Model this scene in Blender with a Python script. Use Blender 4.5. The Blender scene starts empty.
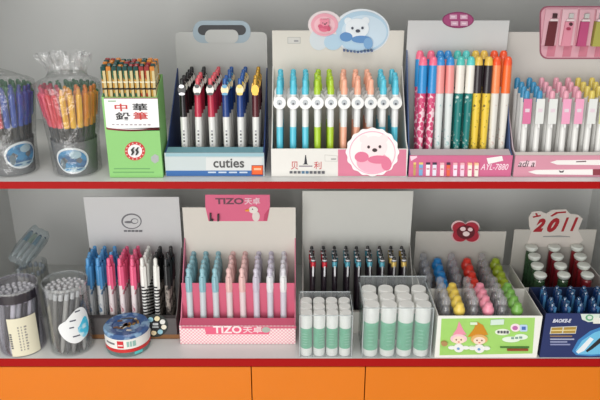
import bpy, math, random
from mathutils import Vector, Matrix
random.seed(7)
SC = bpy.context.scene
COL = SC.collection
# ------------------------------------------------------------------ camera
F, D, P = 690.0, 0.95, math.radians(21.5)
CP, SP = math.cos(P), math.sin(P)
def drop(py): return P + math.atan((py-200)/F)
H = D*math.tan(drop(358))                 # lower shelf top is z = 0
ZU = H - D*math.tan(drop(178))            # upper shelf top
CAM = Vector((0, -D, H))
def ray(px, py):
    return Vector((0, CP, -SP)) + Vector((1, 0, 0))*((px-300)/F) + Vector((0, SP, CP))*((200-py)/F)
def at(px, py, Y):
    d = ray(px, py); return CAM + d*((Y+D)/d.y)
def gz(px, py, z):
    d = ray(px, py); return CAM + d*((z-H)/d.z)
cam = bpy.data.cameras.new('camera'); co = bpy.data.objects.new('camera', cam); COL.objects.link(co)
co.location = CAM; co.rotation_euler = (math.pi/2-P, 0, 0)
cam.sensor_width = 36; cam.lens = 36*F/600; cam.clip_start = .02
SC.camera = co
# ------------------------------------------------------------------ materials
def lin(c):
    c = c/255.0
    return c/12.92 if c <= .04045 else ((c+.055)/1.055)**2.4
def L3(rgb): return (lin(rgb[0]), lin(rgb[1]), lin(rgb[2]), 1)
MC = {}
def M(rgb, rough=.5, metal=0, coat=0, noise=.05, scale=60, name=None):
    key = (tuple(rgb), rough, metal, coat, noise, scale)
    if key in MC: return MC[key]
    m = bpy.data.materials.new(name or 'surface'); m.use_nodes = True
    nt = m.node_tree; b = nt.nodes['Principled BSDF']
    b.inputs['Roughness'].default_value = rough; b.inputs['Metallic'].default_value = metal
    b.inputs['Coat Weight'].default_value = coat; b.inputs['Coat Roughness'].default_value = .15
    tc = nt.nodes.new('ShaderNodeTexCoord'); n = nt.nodes.new('ShaderNodeTexNoise'); n.inputs['Scale'].default_value = scale
    mx = nt.nodes.new('ShaderNodeMix'); mx.data_type = 'RGBA'
    c = L3(rgb)
    mx.inputs['A'].default_value = tuple(x*(1-noise) for x in c[:3])+(1,)
    mx.inputs['B'].default_value = tuple(min(1, x*(1+noise)) for x in c[:3])+(1,)
    nt.links.new(tc.outputs['Object'], n.inputs['Vector']); nt.links.new(n.outputs['Fac'], mx.inputs['Factor'])
    nt.links.new(mx.outputs['Result'], b.inputs['Base Color'])
    MC[key] = m; return m
def patt(c1, c2, scale=120, kind='voronoi', thr=.5, rough=.4):
    key = (tuple(c1), tuple(c2), scale, kind, thr, rough)
    if key in MC: return MC[key]
    m = bpy.data.materials.new('printed_pattern'); m.use_nodes = True
    nt = m.node_tree; b = nt.nodes['Principled BSDF']; b.inputs['Roughness'].default_value = rough
    tc = nt.nodes.new('ShaderNodeTexCoord')
    if kind == 'checker':
        t = nt.nodes.new('ShaderNodeTexChecker'); t.inputs['Scale'].default_value = scale
        t.inputs['Color1'].default_value = L3(c1); t.inputs['Color2'].default_value = L3(c2)
        nt.links.new(tc.outputs['Object'], t.inputs['Vector']); nt.links.new(t.outputs['Color'], b.inputs['Base Color'])
    else:
        if kind == 'voronoi':
            t = nt.nodes.new('ShaderNodeTexVoronoi'); t.inputs['Scale'].default_value = scale; out = t.outputs['Distance']
        elif kind == 'wave':
            t = nt.nodes.new('ShaderNodeTexWave'); t.bands_direction = 'Z'; t.inputs['Scale'].default_value = scale
            t.inputs['Distortion'].default_value = 1.5; out = t.outputs['Fac']
        else:
            t = nt.nodes.new('ShaderNodeTexNoise'); t.inputs['Scale'].default_value = scale; out = t.outputs['Fac']
        r = nt.nodes.new('ShaderNodeValToRGB'); r.color_ramp.elements[0].position = max(0, thr-.06); r.color_ramp.elements[1].position = min(1, thr+.06)
        r.color_ramp.elements[0].color = L3(c1); r.color_ramp.elements[1].color = L3(c2)
        nt.links.new(tc.outputs['Object'], t.inputs['Vector']); nt.links.new(out, r.inputs['Fac'])
        nt.links.new(r.outputs['Color'], b.inputs['Base Color'])
    MC[key] = m; return m
def film(tint=(255, 255, 255), haze=.1, hazec=(235, 238, 240), gloss=.08, rough=.12, bump=0):
    key = ('film', tuple(tint), haze, tuple(hazec), gloss, rough, bump)
    if key in MC: return MC[key]
    m = bpy.data.materials.new('clear_plastic'); m.use_nodes = True
    nt = m.node_tree; nt.nodes.remove(nt.nodes['Principled BSDF']); out = nt.nodes['Material Output']
    tr = nt.nodes.new('ShaderNodeBsdfTransparent'); tr.inputs['Color'].default_value = L3(tint)
    df = nt.nodes.new('ShaderNodeBsdfDiffuse'); df.inputs['Color'].default_value = L3(hazec)
    gl = nt.nodes.new('ShaderNodeBsdfGlossy'); gl.inputs['Roughness'].default_value = rough
    a = nt.nodes.new('ShaderNodeMixShader'); a.inputs[0].default_value = haze
    nt.links.new(tr.outputs[0], a.inputs[1]); nt.links.new(df.outputs[0], a.inputs[2])
    lw = nt.nodes.new('ShaderNodeLayerWeight'); lw.inputs['Blend'].default_value = .25
    mp = nt.nodes.new('ShaderNodeMapRange'); mp.inputs['To Min'].default_value = gloss; mp.inputs['To Max'].default_value = .45
    nt.links.new(lw.outputs['Fresnel'], mp.inputs['Value'])
    b = nt.nodes.new('ShaderNodeMixShader'); nt.links.new(mp.outputs[0], b.inputs[0])
    nt.links.new(a.outputs[0], b.inputs[1]); nt.links.new(gl.outputs[0], b.inputs[2])
    if bump:
        tc = nt.nodes.new('ShaderNodeTexCoord'); n = nt.nodes.new('ShaderNodeTexNoise'); n.inputs['Scale'].default_value = 45
        n.inputs['Detail'].default_value = 4
        bp = nt.nodes.new('ShaderNodeBump'); bp.inputs['Strength'].default_value = bump; bp.inputs['Distance'].default_value = .01
        nt.links.new(tc.outputs['Object'], n.inputs['Vector']); nt.links.new(n.outputs['Fac'], bp.inputs['Height'])
        nt.links.new(bp.outputs['Normal'], gl.inputs['Normal']); nt.links.new(bp.outputs['Normal'], lw.inputs['Normal'])
    nt.links.new(b.outputs[0], out.inputs['Surface'])
    MC[key] = m; return m
def CARD(rgb): return M(rgb, .6, 0, 0, .03, 25, 'cardboard')
def PL(rgb): return M(rgb, .28, 0, .3, .03, 40, 'plastic')
WHITE = CARD((226, 224, 218)); PWHITE = PL((232, 232, 228)); BLACK = PL((22, 22, 24)); SILVER = M((190, 190, 192), .3, .85, 0, .03, 40, 'silver')
# ------------------------------------------------------------------ mesh builder
I4 = Matrix.Identity(4)
class MB:
    def __init__(s): s.v = []; s.f = []; s.mi = []; s.ms = []
    def slot(s, m):
        if m not in s.ms: s.ms.append(m)
        return s.ms.index(m)
    def add(s, vs, fs, m, T=I4):
        k = len(s.v); i = s.slot(m)
        s.v += [T @ Vector(v) for v in vs]
        for f in fs: s.f.append([k+j for j in f]); s.mi.append(i)
        return s
    def box(s, x0, x1, y0, y1, z0, z1, m, T=I4):
        return s.add([(x0,y0,z0),(x1,y0,z0),(x1,y1,z0),(x0,y1,z0),(x0,y0,z1),(x1,y0,z1),(x1,y1,z1),(x0,y1,z1)],
              [(0,3,2,1),(4,5,6,7),(0,1,5,4),(1,2,6,5),(2,3,7,6),(3,0,4,7)], m, T)
    def prism(s, poly, y0, y1, m, axis='y', T=I4):
        """poly: (x,z) points extruded along y, or (y,z) points extruded along x"""
        n = len(poly); a = sum(poly[i][0]*poly[(i+1) % n][1]-poly[(i+1) % n][0]*poly[i][1] for i in range(n))
        if a < 0: poly = poly[::-1]
        if axis == 'y': vs = [(p[0], y0, p[1]) for p in poly]+[(p[0], y1, p[1]) for p in poly]
        else: vs = [(y1, p[0], p[1]) for p in poly]+[(y0, p[0], p[1]) for p in poly]
        fs = [list(range(n)), list(range(2*n-1, n-1, -1))]
        for i in range(n): j = (i+1) % n; fs.append([i, n+i, n+j, j])
        if axis != 'y': fs = [f for f in fs]
        return s.add(vs, fs, m, T)
    def lathe(s, prof, m, seg=12, T=I4, caps=True, wob=None):
        vs = []; fs = []; n = len(prof)
        for i, (r, z) in enumerate(prof):
            for k in range(seg):
                a = 2*math.pi*k/seg; rr = r
                if wob: rr = wob(r, z, a)
                vs.append((rr*math.cos(a), rr*math.sin(a), z))
        for i in range(n-1):
            for k in range(seg):
                j = (k+1) % seg; fs.append([i*seg+k, i*seg+j, (i+1)*seg+j, (i+1)*seg+k])
        if caps: fs.append(list(range(seg-1, -1, -1))); fs.append([(n-1)*seg+k for k in range(seg)])
        return s.add(vs, fs, m, T)
    def ball(s, c, r, m, seg=12, sz=1.0, T=I4):
        pr = [(max(1e-5, r*math.sin(math.pi*i/7)), -r*sz*math.cos(math.pi*i/7)) for i in range(8)]
        return s.lathe(pr, m, seg, T @ Matrix.Translation(c), caps=False)
    def build(s, name, parent=None, loc=(0,0,0), bevel=0):
        me = bpy.data.meshes.new(name); me.from_pydata([tuple(v) for v in s.v], [], s.f)
        for m in s.ms: me.materials.append(m)
        for p, i in zip(me.polygons, s.mi): p.material_index = i; p.use_smooth = True
        me.validate(); me.set_sharp_from_angle(angle=math.radians(38))
        return link(name, me, parent, loc)
def link(name, me, parent=None, loc=(0,0,0)):
    o = bpy.data.objects.new(name, me); COL.objects.link(o); o.location = loc
    if parent is not None: o.parent = parent
    return o
def thing(name, label, cat, loc=(0,0,0), group=None, rot=(0,0,0), mesh=None):
    o = bpy.data.objects.new(name, mesh); COL.objects.link(o); o.location = loc; o.rotation_euler = rot
    tag(o, label, cat, group); return o
def tag(o, label, cat, group=None):
    o['label'] = label; o['category'] = cat
    if group: o['group'] = group
    return o
def ell(cx, cy, rx, ry, n=28, a0=0, a1=2*math.pi):
    full = abs(a1-a0-2*math.pi) < 1e-6
    return [(cx+rx*math.cos(a0+(a1-a0)*i/(n if full else n-1)), cy+ry*math.sin(a0+(a1-a0)*i/(n if full else n-1))) for i in range(n)]
def rect(x0, y0, x1, y1): return [(x0,y0),(x1,y0),(x1,y1),(x0,y1)]
def rrect(x0, y0, x1, y1, r, n=5):
    pts = []
    for cx, cy, a in ((x1-r,y1-r,0),(x0+r,y1-r,90),(x0+r,y0+r,180),(x1-r,y0+r,270)):
        for i in range(n+1):
            t = math.radians(a+90*i/n); pts.append((cx+r*math.cos(t), cy+r*math.sin(t)))
    return pts
class Decal:
    """printed marks on an upright panel whose face is at y = Y; outlines are given as seen from the front"""
    def __init__(s, Y, off=(0,0,0), th=.00015): s.Y = Y; s.mb = MB(); s.n = 0; s.th = th; s.off = Vector(off)
    def poly(s, pts, m):
        q = [at(x, y, s.Y) for x, y in pts]; s.n += 1
        s.mb.prism([(v.x, v.z) for v in q], s.Y-.0001-s.th*s.n, s.Y-.00005, m); return s
    def build(s, name, parent, label=None):
        o = s.mb.build(name, parent, -wpos(parent))
        if label: o['label'] = label
        return o
def wpos(o):
    v = Vector((0,0,0))
    while o is not None: v += o.location; o = o.parent
    return v
def text(body, box, Y, m, parent, shear=0, bold=0, th=.0006, name='lettering', fit=True, sx=1):
    c = bpy.data.curves.new('lettering', 'FONT'); c.body = body; c.shear = shear; c.offset = bold; c.resolution_u = 3
    o = bpy.data.objects.new('lettering_source', c); COL.objects.link(o)
    bpy.context.view_layer.update()
    me = bpy.data.meshes.new_from_object(o.evaluated_get(bpy.context.evaluated_depsgraph_get()))
    bpy.data.objects.remove(o); bpy.data.curves.remove(c)
    xs = [v.co.x for v in me.vertices]; ys = [v.co.y for v in me.vertices]
    x0, x1, y0, y1 = min(xs), max(xs), min(ys), max(ys)
    a = at(box[0], box[3], Y); b = at(box[2], box[1], Y)
    w = wpos(parent); vs = []; fs = []
    n = len(me.vertices)
    for yy in (Y-th, Y-.00005):
        for v in me.vertices:
            vs.append((a.x+(v.co.x-x0)/(x1-x0)*(b.x-a.x)-w.x, yy-w.y, a.z+(v.co.y-y0)/(y1-y0)*(b.z-a.z)-w.z))
    for p in me.polygons: fs.append(list(p.vertices))
    ec = {}
    for p in me.polygons:
        for e in p.edge_keys: ec[e] = ec.get(e, 0)+1
    for p in me.polygons:
        vv = list(p.vertices)
        for i in range(len(vv)):
            u, t = vv[i], vv[(i+1) % len(vv)]
            if ec[(min(u,t), max(u,t))] == 1: fs.append([t, u, n+u, n+t])
    bpy.data.meshes.remove(me)
    mm = bpy.data.meshes.new(name); mm.from_pydata(vs, [], fs); mm.materials.append(m)
    return link(name, mm, parent)
ORD = ['first','second','third','fourth','fifth','sixth','seventh','eighth','ninth','tenth','eleventh','twelfth','thirteenth','fourteenth']
# ------------------------------------------------------------------ the place
def struct(o): o['kind'] = 'structure'; return o
LAM = M((216, 217, 215), .42, 0, .1, .04, 8, 'grey_laminate')
BACKM = M((208, 209, 207), .5, 0, 0, .05, 6, 'grey_back_laminate')
RED = M((166, 8, 8), .55, 0, 0, .04, 20, 'red_edging'); RED.node_tree.nodes['Principled BSDF'].inputs['Specular IOR Level'].default_value = .2
ORANGE = M((228, 122, 6), .33, 0, .3, .03, 12, 'orange_laminate')
FZ = -.82
struct(MB().box(-3, 3, -3.2, .42, FZ-.05, FZ, patt((176,170,160), (160,155,146), 3, 'noise')).build('floor'))
struct(MB().box(-3, 3, .37, .42, FZ, 2.6, M((214, 212, 206), .8, 0, 0, .03, 4)).build('wall_back'))
cab = thing('display_cabinet', 'grey open-shelved cabinet with red shelf edges and orange doors below', 'cabinet', (0, 0, FZ))
HW, DEP, TOP = .582, .335, .64
def cpart(name, m, *b, parent=cab):
    x0,x1,y0,y1,z0,z1 = b; w = wpos(parent)
    return MB().box(x0,x1,y0-w.y,y1-w.y,z0-w.z,z1-w.z,m).build(name, parent)
cpart('back_panel', BACKM, -HW, HW, DEP, DEP+.01, FZ, TOP)
cpart('side_panel', LAM, -HW-.018, -HW, .0, DEP+.01, FZ, TOP)
cpart('side_panel', LAM, HW, HW+.018, .0, DEP+.01, FZ, TOP)
cpart('top_panel', LAM, -HW-.018, HW+.018, -.002, DEP+.01, TOP, TOP+.018)
cpart('plinth', LAM, -HW, HW, .03, .045, FZ, -.72)
ye_u = gz(300, 181, ZU).y; zr_u = at(300, 188.8, ye_u-.002).z; zr_l = at(300, 366.5, -.002).z
for z, zb, lab in ((ZU, zr_u, 'upper'), (0, zr_l, 'lower')):
    ye = ye_u if lab == 'upper' else 0.0
    s = cpart('shelf', LAM, -HW, HW, ye, DEP-.0002, zb+.001, z-.0005)
    w = wpos(s)
    MB().box(-HW, HW, ye-.002-w.y, ye-.0001-w.y, zb-w.z, z-.0008-w.z, RED).build('edge_strip', s)
dx = [-HW-.016, at(251.5, 380, 0).x, at(365, 380, 0).x, HW+.016]
for i in range(3):
    cpart('door', ORANGE, dx[i]+.0009, dx[i+1]-.0009, 0.0, .018, -.72, zr_l-.0025)
# ------------------------------------------------------------------ display boxes
def display(name, label, px0, px1, pb, ptop, pfold, phigh, depth, Z, side, panel, back, group=None, px_in=(0,0), backx=None, hb_round=0, th=.0015):
    """open counter display: front panel, two sloping sides, tall back card"""
    a = gz(px0, pb, Z); b = gz(px1, pb, Z); yf = a.y; x0, x1 = a.x, b.x
    cx = (x0+x1)/2
    r = thing(name, label, 'pen display', (cx, yf, Z), group)
    hf = at(px0, ptop, yf).z-Z; yb = yf+depth; hb = at((px0+px1)/2, pfold, yb).z-Z; hh = at((px0+px1)/2, phigh, yb).z-Z
    fp = MB().box(x0-cx, x1-cx, 0, th, 0, hf, panel).build('front_panel', r)
    for sx in (-1, 1):
        X0 = x0-cx if sx < 0 else x1-cx-th
        MB().prism([(th+.0002, 0), (th+.0002, hf), (depth*.18, hf+.006), (depth-.0002, hb), (depth-.0002, 0)], X0, X0+th, side, axis='x').build('side_panel', r)
    bx0, bx1 = (x0, x1) if backx is None else (at(backx[0], pfold, yb).x, at(backx[1], pfold, yb).x)
    if hb_round: bm = MB().prism(rrect(bx0-cx, 0, bx1-cx, hh, hb_round), depth, depth+th, back)
    else: bm = MB().box(bx0-cx, bx1-cx, depth, depth+th, 0, hh, back)
    bp = bm.build('back_card', r)
    return dict(r=r, x0=x0, x1=x1, cx=cx, yf=yf, yb=yb, Z=Z, fp=fp, bp=bp, hf=hf, th=th, hh=hh, px=(px0, px1), pt=ptop)
def pens(d, kinds, pxs, pref, ptop, pback, rows, pitch, yo, plip, lean, rad, splits, lip, tray, where, group, kindname, colnames, floor=.004, cat='pen', rowkind=None, div=None):
    Z = d['Z']; y0 = d['yf']+yo; zb = Z+floor; sl, cl = math.sin(lean), math.cos(lean)
    pm = pxs[len(pxs)//2]
    L = .1
    for _ in range(8): L = (at(pm, ptop, y0+L*sl).z-zb)/cl
    yl = y0+(rows-1)*pitch
    zt = at(pm, pback, yl+L*sl).z
    step = (zt-(zb+L*cl))/max(1, rows-1) if rows > 1 else 0
    step = max(0, step)
    def loc(py):
        q = .05
        for _ in range(8): q = (at(pm, py, y0-rad+q*sl).z-zb)/cl
        return q
    S = [loc(s) for s in splits]
    # stepped tray and the lip in front of the first row
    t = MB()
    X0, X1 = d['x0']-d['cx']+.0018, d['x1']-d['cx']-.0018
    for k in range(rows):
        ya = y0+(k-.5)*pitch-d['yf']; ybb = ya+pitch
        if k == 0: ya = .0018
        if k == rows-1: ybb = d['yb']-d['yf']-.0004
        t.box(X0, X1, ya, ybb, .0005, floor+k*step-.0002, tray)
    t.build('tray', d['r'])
    if div:
        for k in range(1):
            yd = y0+(k+.5)*pitch; zd = at(pm, div[0], y0+.5*pitch).z-Z+k*step
            MB().box(X0, X1, yd-d['yf']-.0003, yd-d['yf']+.0003, floor+(k+1)*step, zd, div[1]).build('divider', d['r'])
    if plip is not None:
        yl2 = yo-rad*1.25-.001; z2 = at(pm, plip, d['yf']+yl2).z-Z
        z1 = d['hf']-.0005
        MB().prism([(.0018, z1-.003), (.0018, z1), (yl2, z2), (yl2, z2-.003)], X0, X1, lip, axis='x').build('tray_lip', d['r'])
    xs = [at(p, pref, y0+.006).x for p in pxs]
    cache = {}
    rn = {1: ['front row'], 2: ['front row', 'back row'], 3: ['front row', 'middle row', 'back row'], 4: ['front row', 'second row', 'third row', 'back row'],
          5: ['front row', 'second row', 'middle row', 'fourth row', 'back row']}[rows]
    for k in range(rows):
        for i, x in enumerate(xs):
            kd, cn = kinds[i], colnames[i]
            if rowkind and rowkind(i, k): kd, cn = rowkind(i, k)
            if kd not in cache: cache[kd] = [(n, proto_mesh(n, mb), lb) for n, mb, lb in kd[0](L, S, rad, *kd[1:])]
            o = thing(kindname, f"{cn}, {ORD[i]} from left in {rn[k]} of {where}", cat, (x, y0+k*pitch, zb+k*step), group,
                      (-lean+random.uniform(-.006, .006), random.uniform(-.012, .012), 0))
            for n, me, lb in cache[kd]:
                c = link(n, me, o)
                if lb: c['label'] = lb
    return dict(L=L, S=S, step=step)
def proto_mesh(n, mb):
    me = bpy.data.meshes.new(n); me.from_pydata([tuple(v) for v in mb.v], [], mb.f)
    for m in mb.ms: me.materials.append(m)
    for p, i in zip(me.polygons, mb.mi): p.material_index = i; p.use_smooth = True
    me.validate(); me.set_sharp_from_angle(angle=math.radians(38)); return me
def cyl(mb, m, z0, z1, r0, r1=None, top=0, seg=12, bot=0):
    r1 = r0 if r1 is None else r1
    pr = []
    if bot: pr += [(r0*.45, z0), (r0*.85, z0+bot*.45)]
    pr += [(r0, z0+bot)]
    if top: pr += [(r1, z1-top), (r1*.86, z1-top*.4), (r1*.5, z1)]
    else: pr += [(r1, z1)]
    return mb.lathe(pr, m, seg)
def disc_front(mb, m, z, y, r, th, sz=1.0, seg=16):
    """round plaque facing the front (-y)"""
    mb.prism(ell(0, z, r, r*sz, seg), y-th, y, m); return mb

# ================================================================== UPPER SHELF
Z = ZU
# ---- bagged tubs of pens at far left
GREYTUB = film((190, 192, 195), .6, (128, 131, 132), .06, .2)
BAGF = film((255, 255, 255), .06, (228, 231, 233), .1, .14, 1.0)
def bagged_tub(cx_px, pb, label, wherelab, cols, pw, sticker_px, tie, group):
    R = .0315; c = gz(cx_px, pb, Z); c = Vector((c.x, c.y+R, Z))
    hcup = at(cx_px, 143, c.y-R).z-Z
    t = thing('pen_tub', label+' holding pens inside a clear bag', 'pen tub', c)
    pr = [(R*.93, .0), (R*1.06, hcup), (R*1.03, hcup), (R*.905, .0012), (.0005, .0012)]
    MB().lathe(pr+[(.0005, 0)], GREYTUB, 28, caps=False).build('cup', t)
    # oval sticker bent around the front of the cup
    st = MB()
    ang = math.atan2((at(sticker_px[0], sticker_px[1], c.y-R*.9).x-c.x), R)
    zc = at(sticker_px[0], sticker_px[1], c.y-R).z-Z
    W_ = PL((236, 240, 240)); B_ = patt((44, 140, 190), (28, 92, 140), 55, 'noise', .52); G_ = PL((168, 196, 206))
    def bent(rx, rz, lift, m, ox=0, oz=0):
        vs = [(ox, oz)]+[(ox+rx*math.cos(2*math.pi*i/28), oz+rz*math.sin(2*math.pi*i/28)) for i in range(28)]
        out = []
        for q in (lift, lift-.0003):
            for u, w in vs:
                rr = R*(.93+.13*(zc+w)/hcup)+q; a = ang+u/R
                out.append((rr*math.sin(a), -rr*math.cos(a), zc+w))
        n = 29; fs = []
        for i in range(28):
            j = (i+1) % 28; fs += [[0, 1+i, 1+j], [n, n+1+j, n+1+i], [1+i, n+1+i, n+1+j, 1+j]]
        st.add(out, fs, m)
    bent(.0245, .0205, .0008, W_); bent(.0212, .0172, .0013, B_); bent(.008, .006, .0016, G_, .006, .0095); bent(.004, .008, .0017, PL((96,116,124)), -.0135, -.005)
    bent(.0165, .0035, .0017, G_, .002, -.0135)
    st.build('sticker', t, label=None) if False else st.build('sticker', t)
    # clear bag
    zt = at(cx_px, 86, c.y-.03).z-Z
    hb = at(cx_px, 53, c.y).z-Z
    def wob(r, z, a):
        k = max(0, (z-zt)/(hb-zt))
        rr = r*(1+.022*math.sin(7*a+z*60)+.012*math.sin(13*a-z*40))
        if k > .15: rr *= 1+.16*math.sin(5*a+3*k)*k+.12*math.sin(11*a)*k
        if k > .15: rr *= (1-.42*abs(math.sin(a))) if k > .3 else 1
        return rr
    prb = [(.03, -.0), (R*1.03+.003, .0005)]
    prb = [(R*1.04+.002, .001), (R*1.11+.002, hcup), (.0415, zt*.72), (.0462, zt*.95), (.0458, zt-.001), (.040, zt+.0025), (.034, zt+.0045), (.0285, zt+.008), (.028, zt+.014), (.031, zt+.024), (.035, hb-.012), (.0385, hb-.005), (.0395, hb)]
    mb = MB(); mb.lathe(prb, BAGF, 56, caps=False, wob=wob)
    if tie:
        for i, v in enumerate(mb.v):
            if v.z > zt+.004: v.x += tie*(v.z-zt-.004)*6*min(1, (v.z-zt)/.03)
    if tie:
        for v in mb.v:
            if v.z > zt+.012: v.z -= (v.z-zt-.012)*.45
    bag = mb.build('clear_bag', None, c)
    tag(bag, f'crinkled clear plastic bag gathered on top around {wherelab}', 'plastic bag', 'clear bags around pen tubs')
    # pens fanned out around the cup
    GR = PL((38, 40, 38)); n = pw
    protos = {}
    Lp = (zt-.004)
    def pen(col):
        if col in protos: return protos[col]
        C = PL(col[1]); r = .0042
        lo = MB(); lo.lathe([(.0012, 0), (.0034, .012), (r, .02), (r, Lp*.56)], GR, 10)
        up = MB(); cyl(up, C, Lp*.56, Lp*.94, r*1.05, r*1.05, .004, 10)
        clip = MB(); clip.box(-.0014, .0014, -r-.0022, -r-.0008, Lp*.66, Lp*.92, C); clip.box(-.0014, .0014, -r-.001, -r+.0008, Lp*.89, Lp*.92, C)
        end = MB(); cyl(end, PL(col[2]), Lp*.94, Lp, r*.7, r*.7, .003, 10)
        protos[col] = [('grip', proto_mesh('grip', lo)), ('upper_barrel', proto_mesh('upper_barrel', up)), ('clip', proto_mesh('clip', clip)), ('button', proto_mesh('button', end))]
        return protos[col]
    rings = ((.0195, .0378, 20), (.012, .027, 12), (.006, .016, 6))
    for ri, (rb, rt, nn) in enumerate(rings):
        for i in range(nn):
            a = 2*math.pi*(i+.5*(ri % 2))/nn+.07          # 0 = front
            s_ = math.sin(a)
            col = cols(s_, math.cos(a))
            B = Vector((rb*math.sin(a), -rb*math.cos(a), .0016)); Tp = Vector((rt*math.sin(a), -rt*math.cos(a), Lp))
            dv = (Tp-B).normalized(); q = Vector((0,0,1)).rotation_difference(dv)
            vis = ri == 0 and math.cos(a) > -.05
            place = ''
            if vis:
                fr = sorted([j for j in range(nn) if math.cos(2*math.pi*j/nn+.07) > -.05], key=lambda j: math.sin(2*math.pi*j/nn+.07))
                lab = f"{col[0]} pen, {ORD[fr.index(i)]} from left round the front of {wherelab}"
            else: lab = f"{col[0]} pen {'at the back' if ri == 0 else 'in the middle'} of {wherelab}"
            o = thing('ballpoint_pen', lab, 'pen', c+B, f"{col[0]} pens in {wherelab}")
            o.rotation_mode = 'QUATERNION'; o.rotation_quaternion = q @ Matrix.Rotation(a, 3, 'Z').to_quaternion()
            for nme, me in pen(col): link(nme, me, o)
PINK = ('pink', (224, 70, 100), (180, 50, 80)); YEL = ('yellow', (244, 190, 30), (220, 150, 20)); BLU = ('blue', (40, 80, 170), (30, 60, 140)); GRN = ('green', (30, 120, 70), (24, 100, 60)); ORG = ('orange', (236, 150, 30), (220, 120, 20)); REDP = ('red', (220, 50, 66), (190, 40, 60))
bagged_tub(71.5, 177, 'grey plastic tub with round blue sticker', 'the tub beside the pencil box',
    lambda s, c: (GRN if c < -.3 else (PINK if s < -.55 else REDP if s < -.12 else YEL if s < .72 else ORG)), 22, (72.5, 161), 0, None)
bagged_tub(7, 177, 'grey plastic tub with blue sticker at its right edge', 'the tub at the far left end',
    lambda s, c: (GRN if c < -.3 else (REDP if s < .3 else BLU)), 22, (27, 157), -.35, None)
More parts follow.
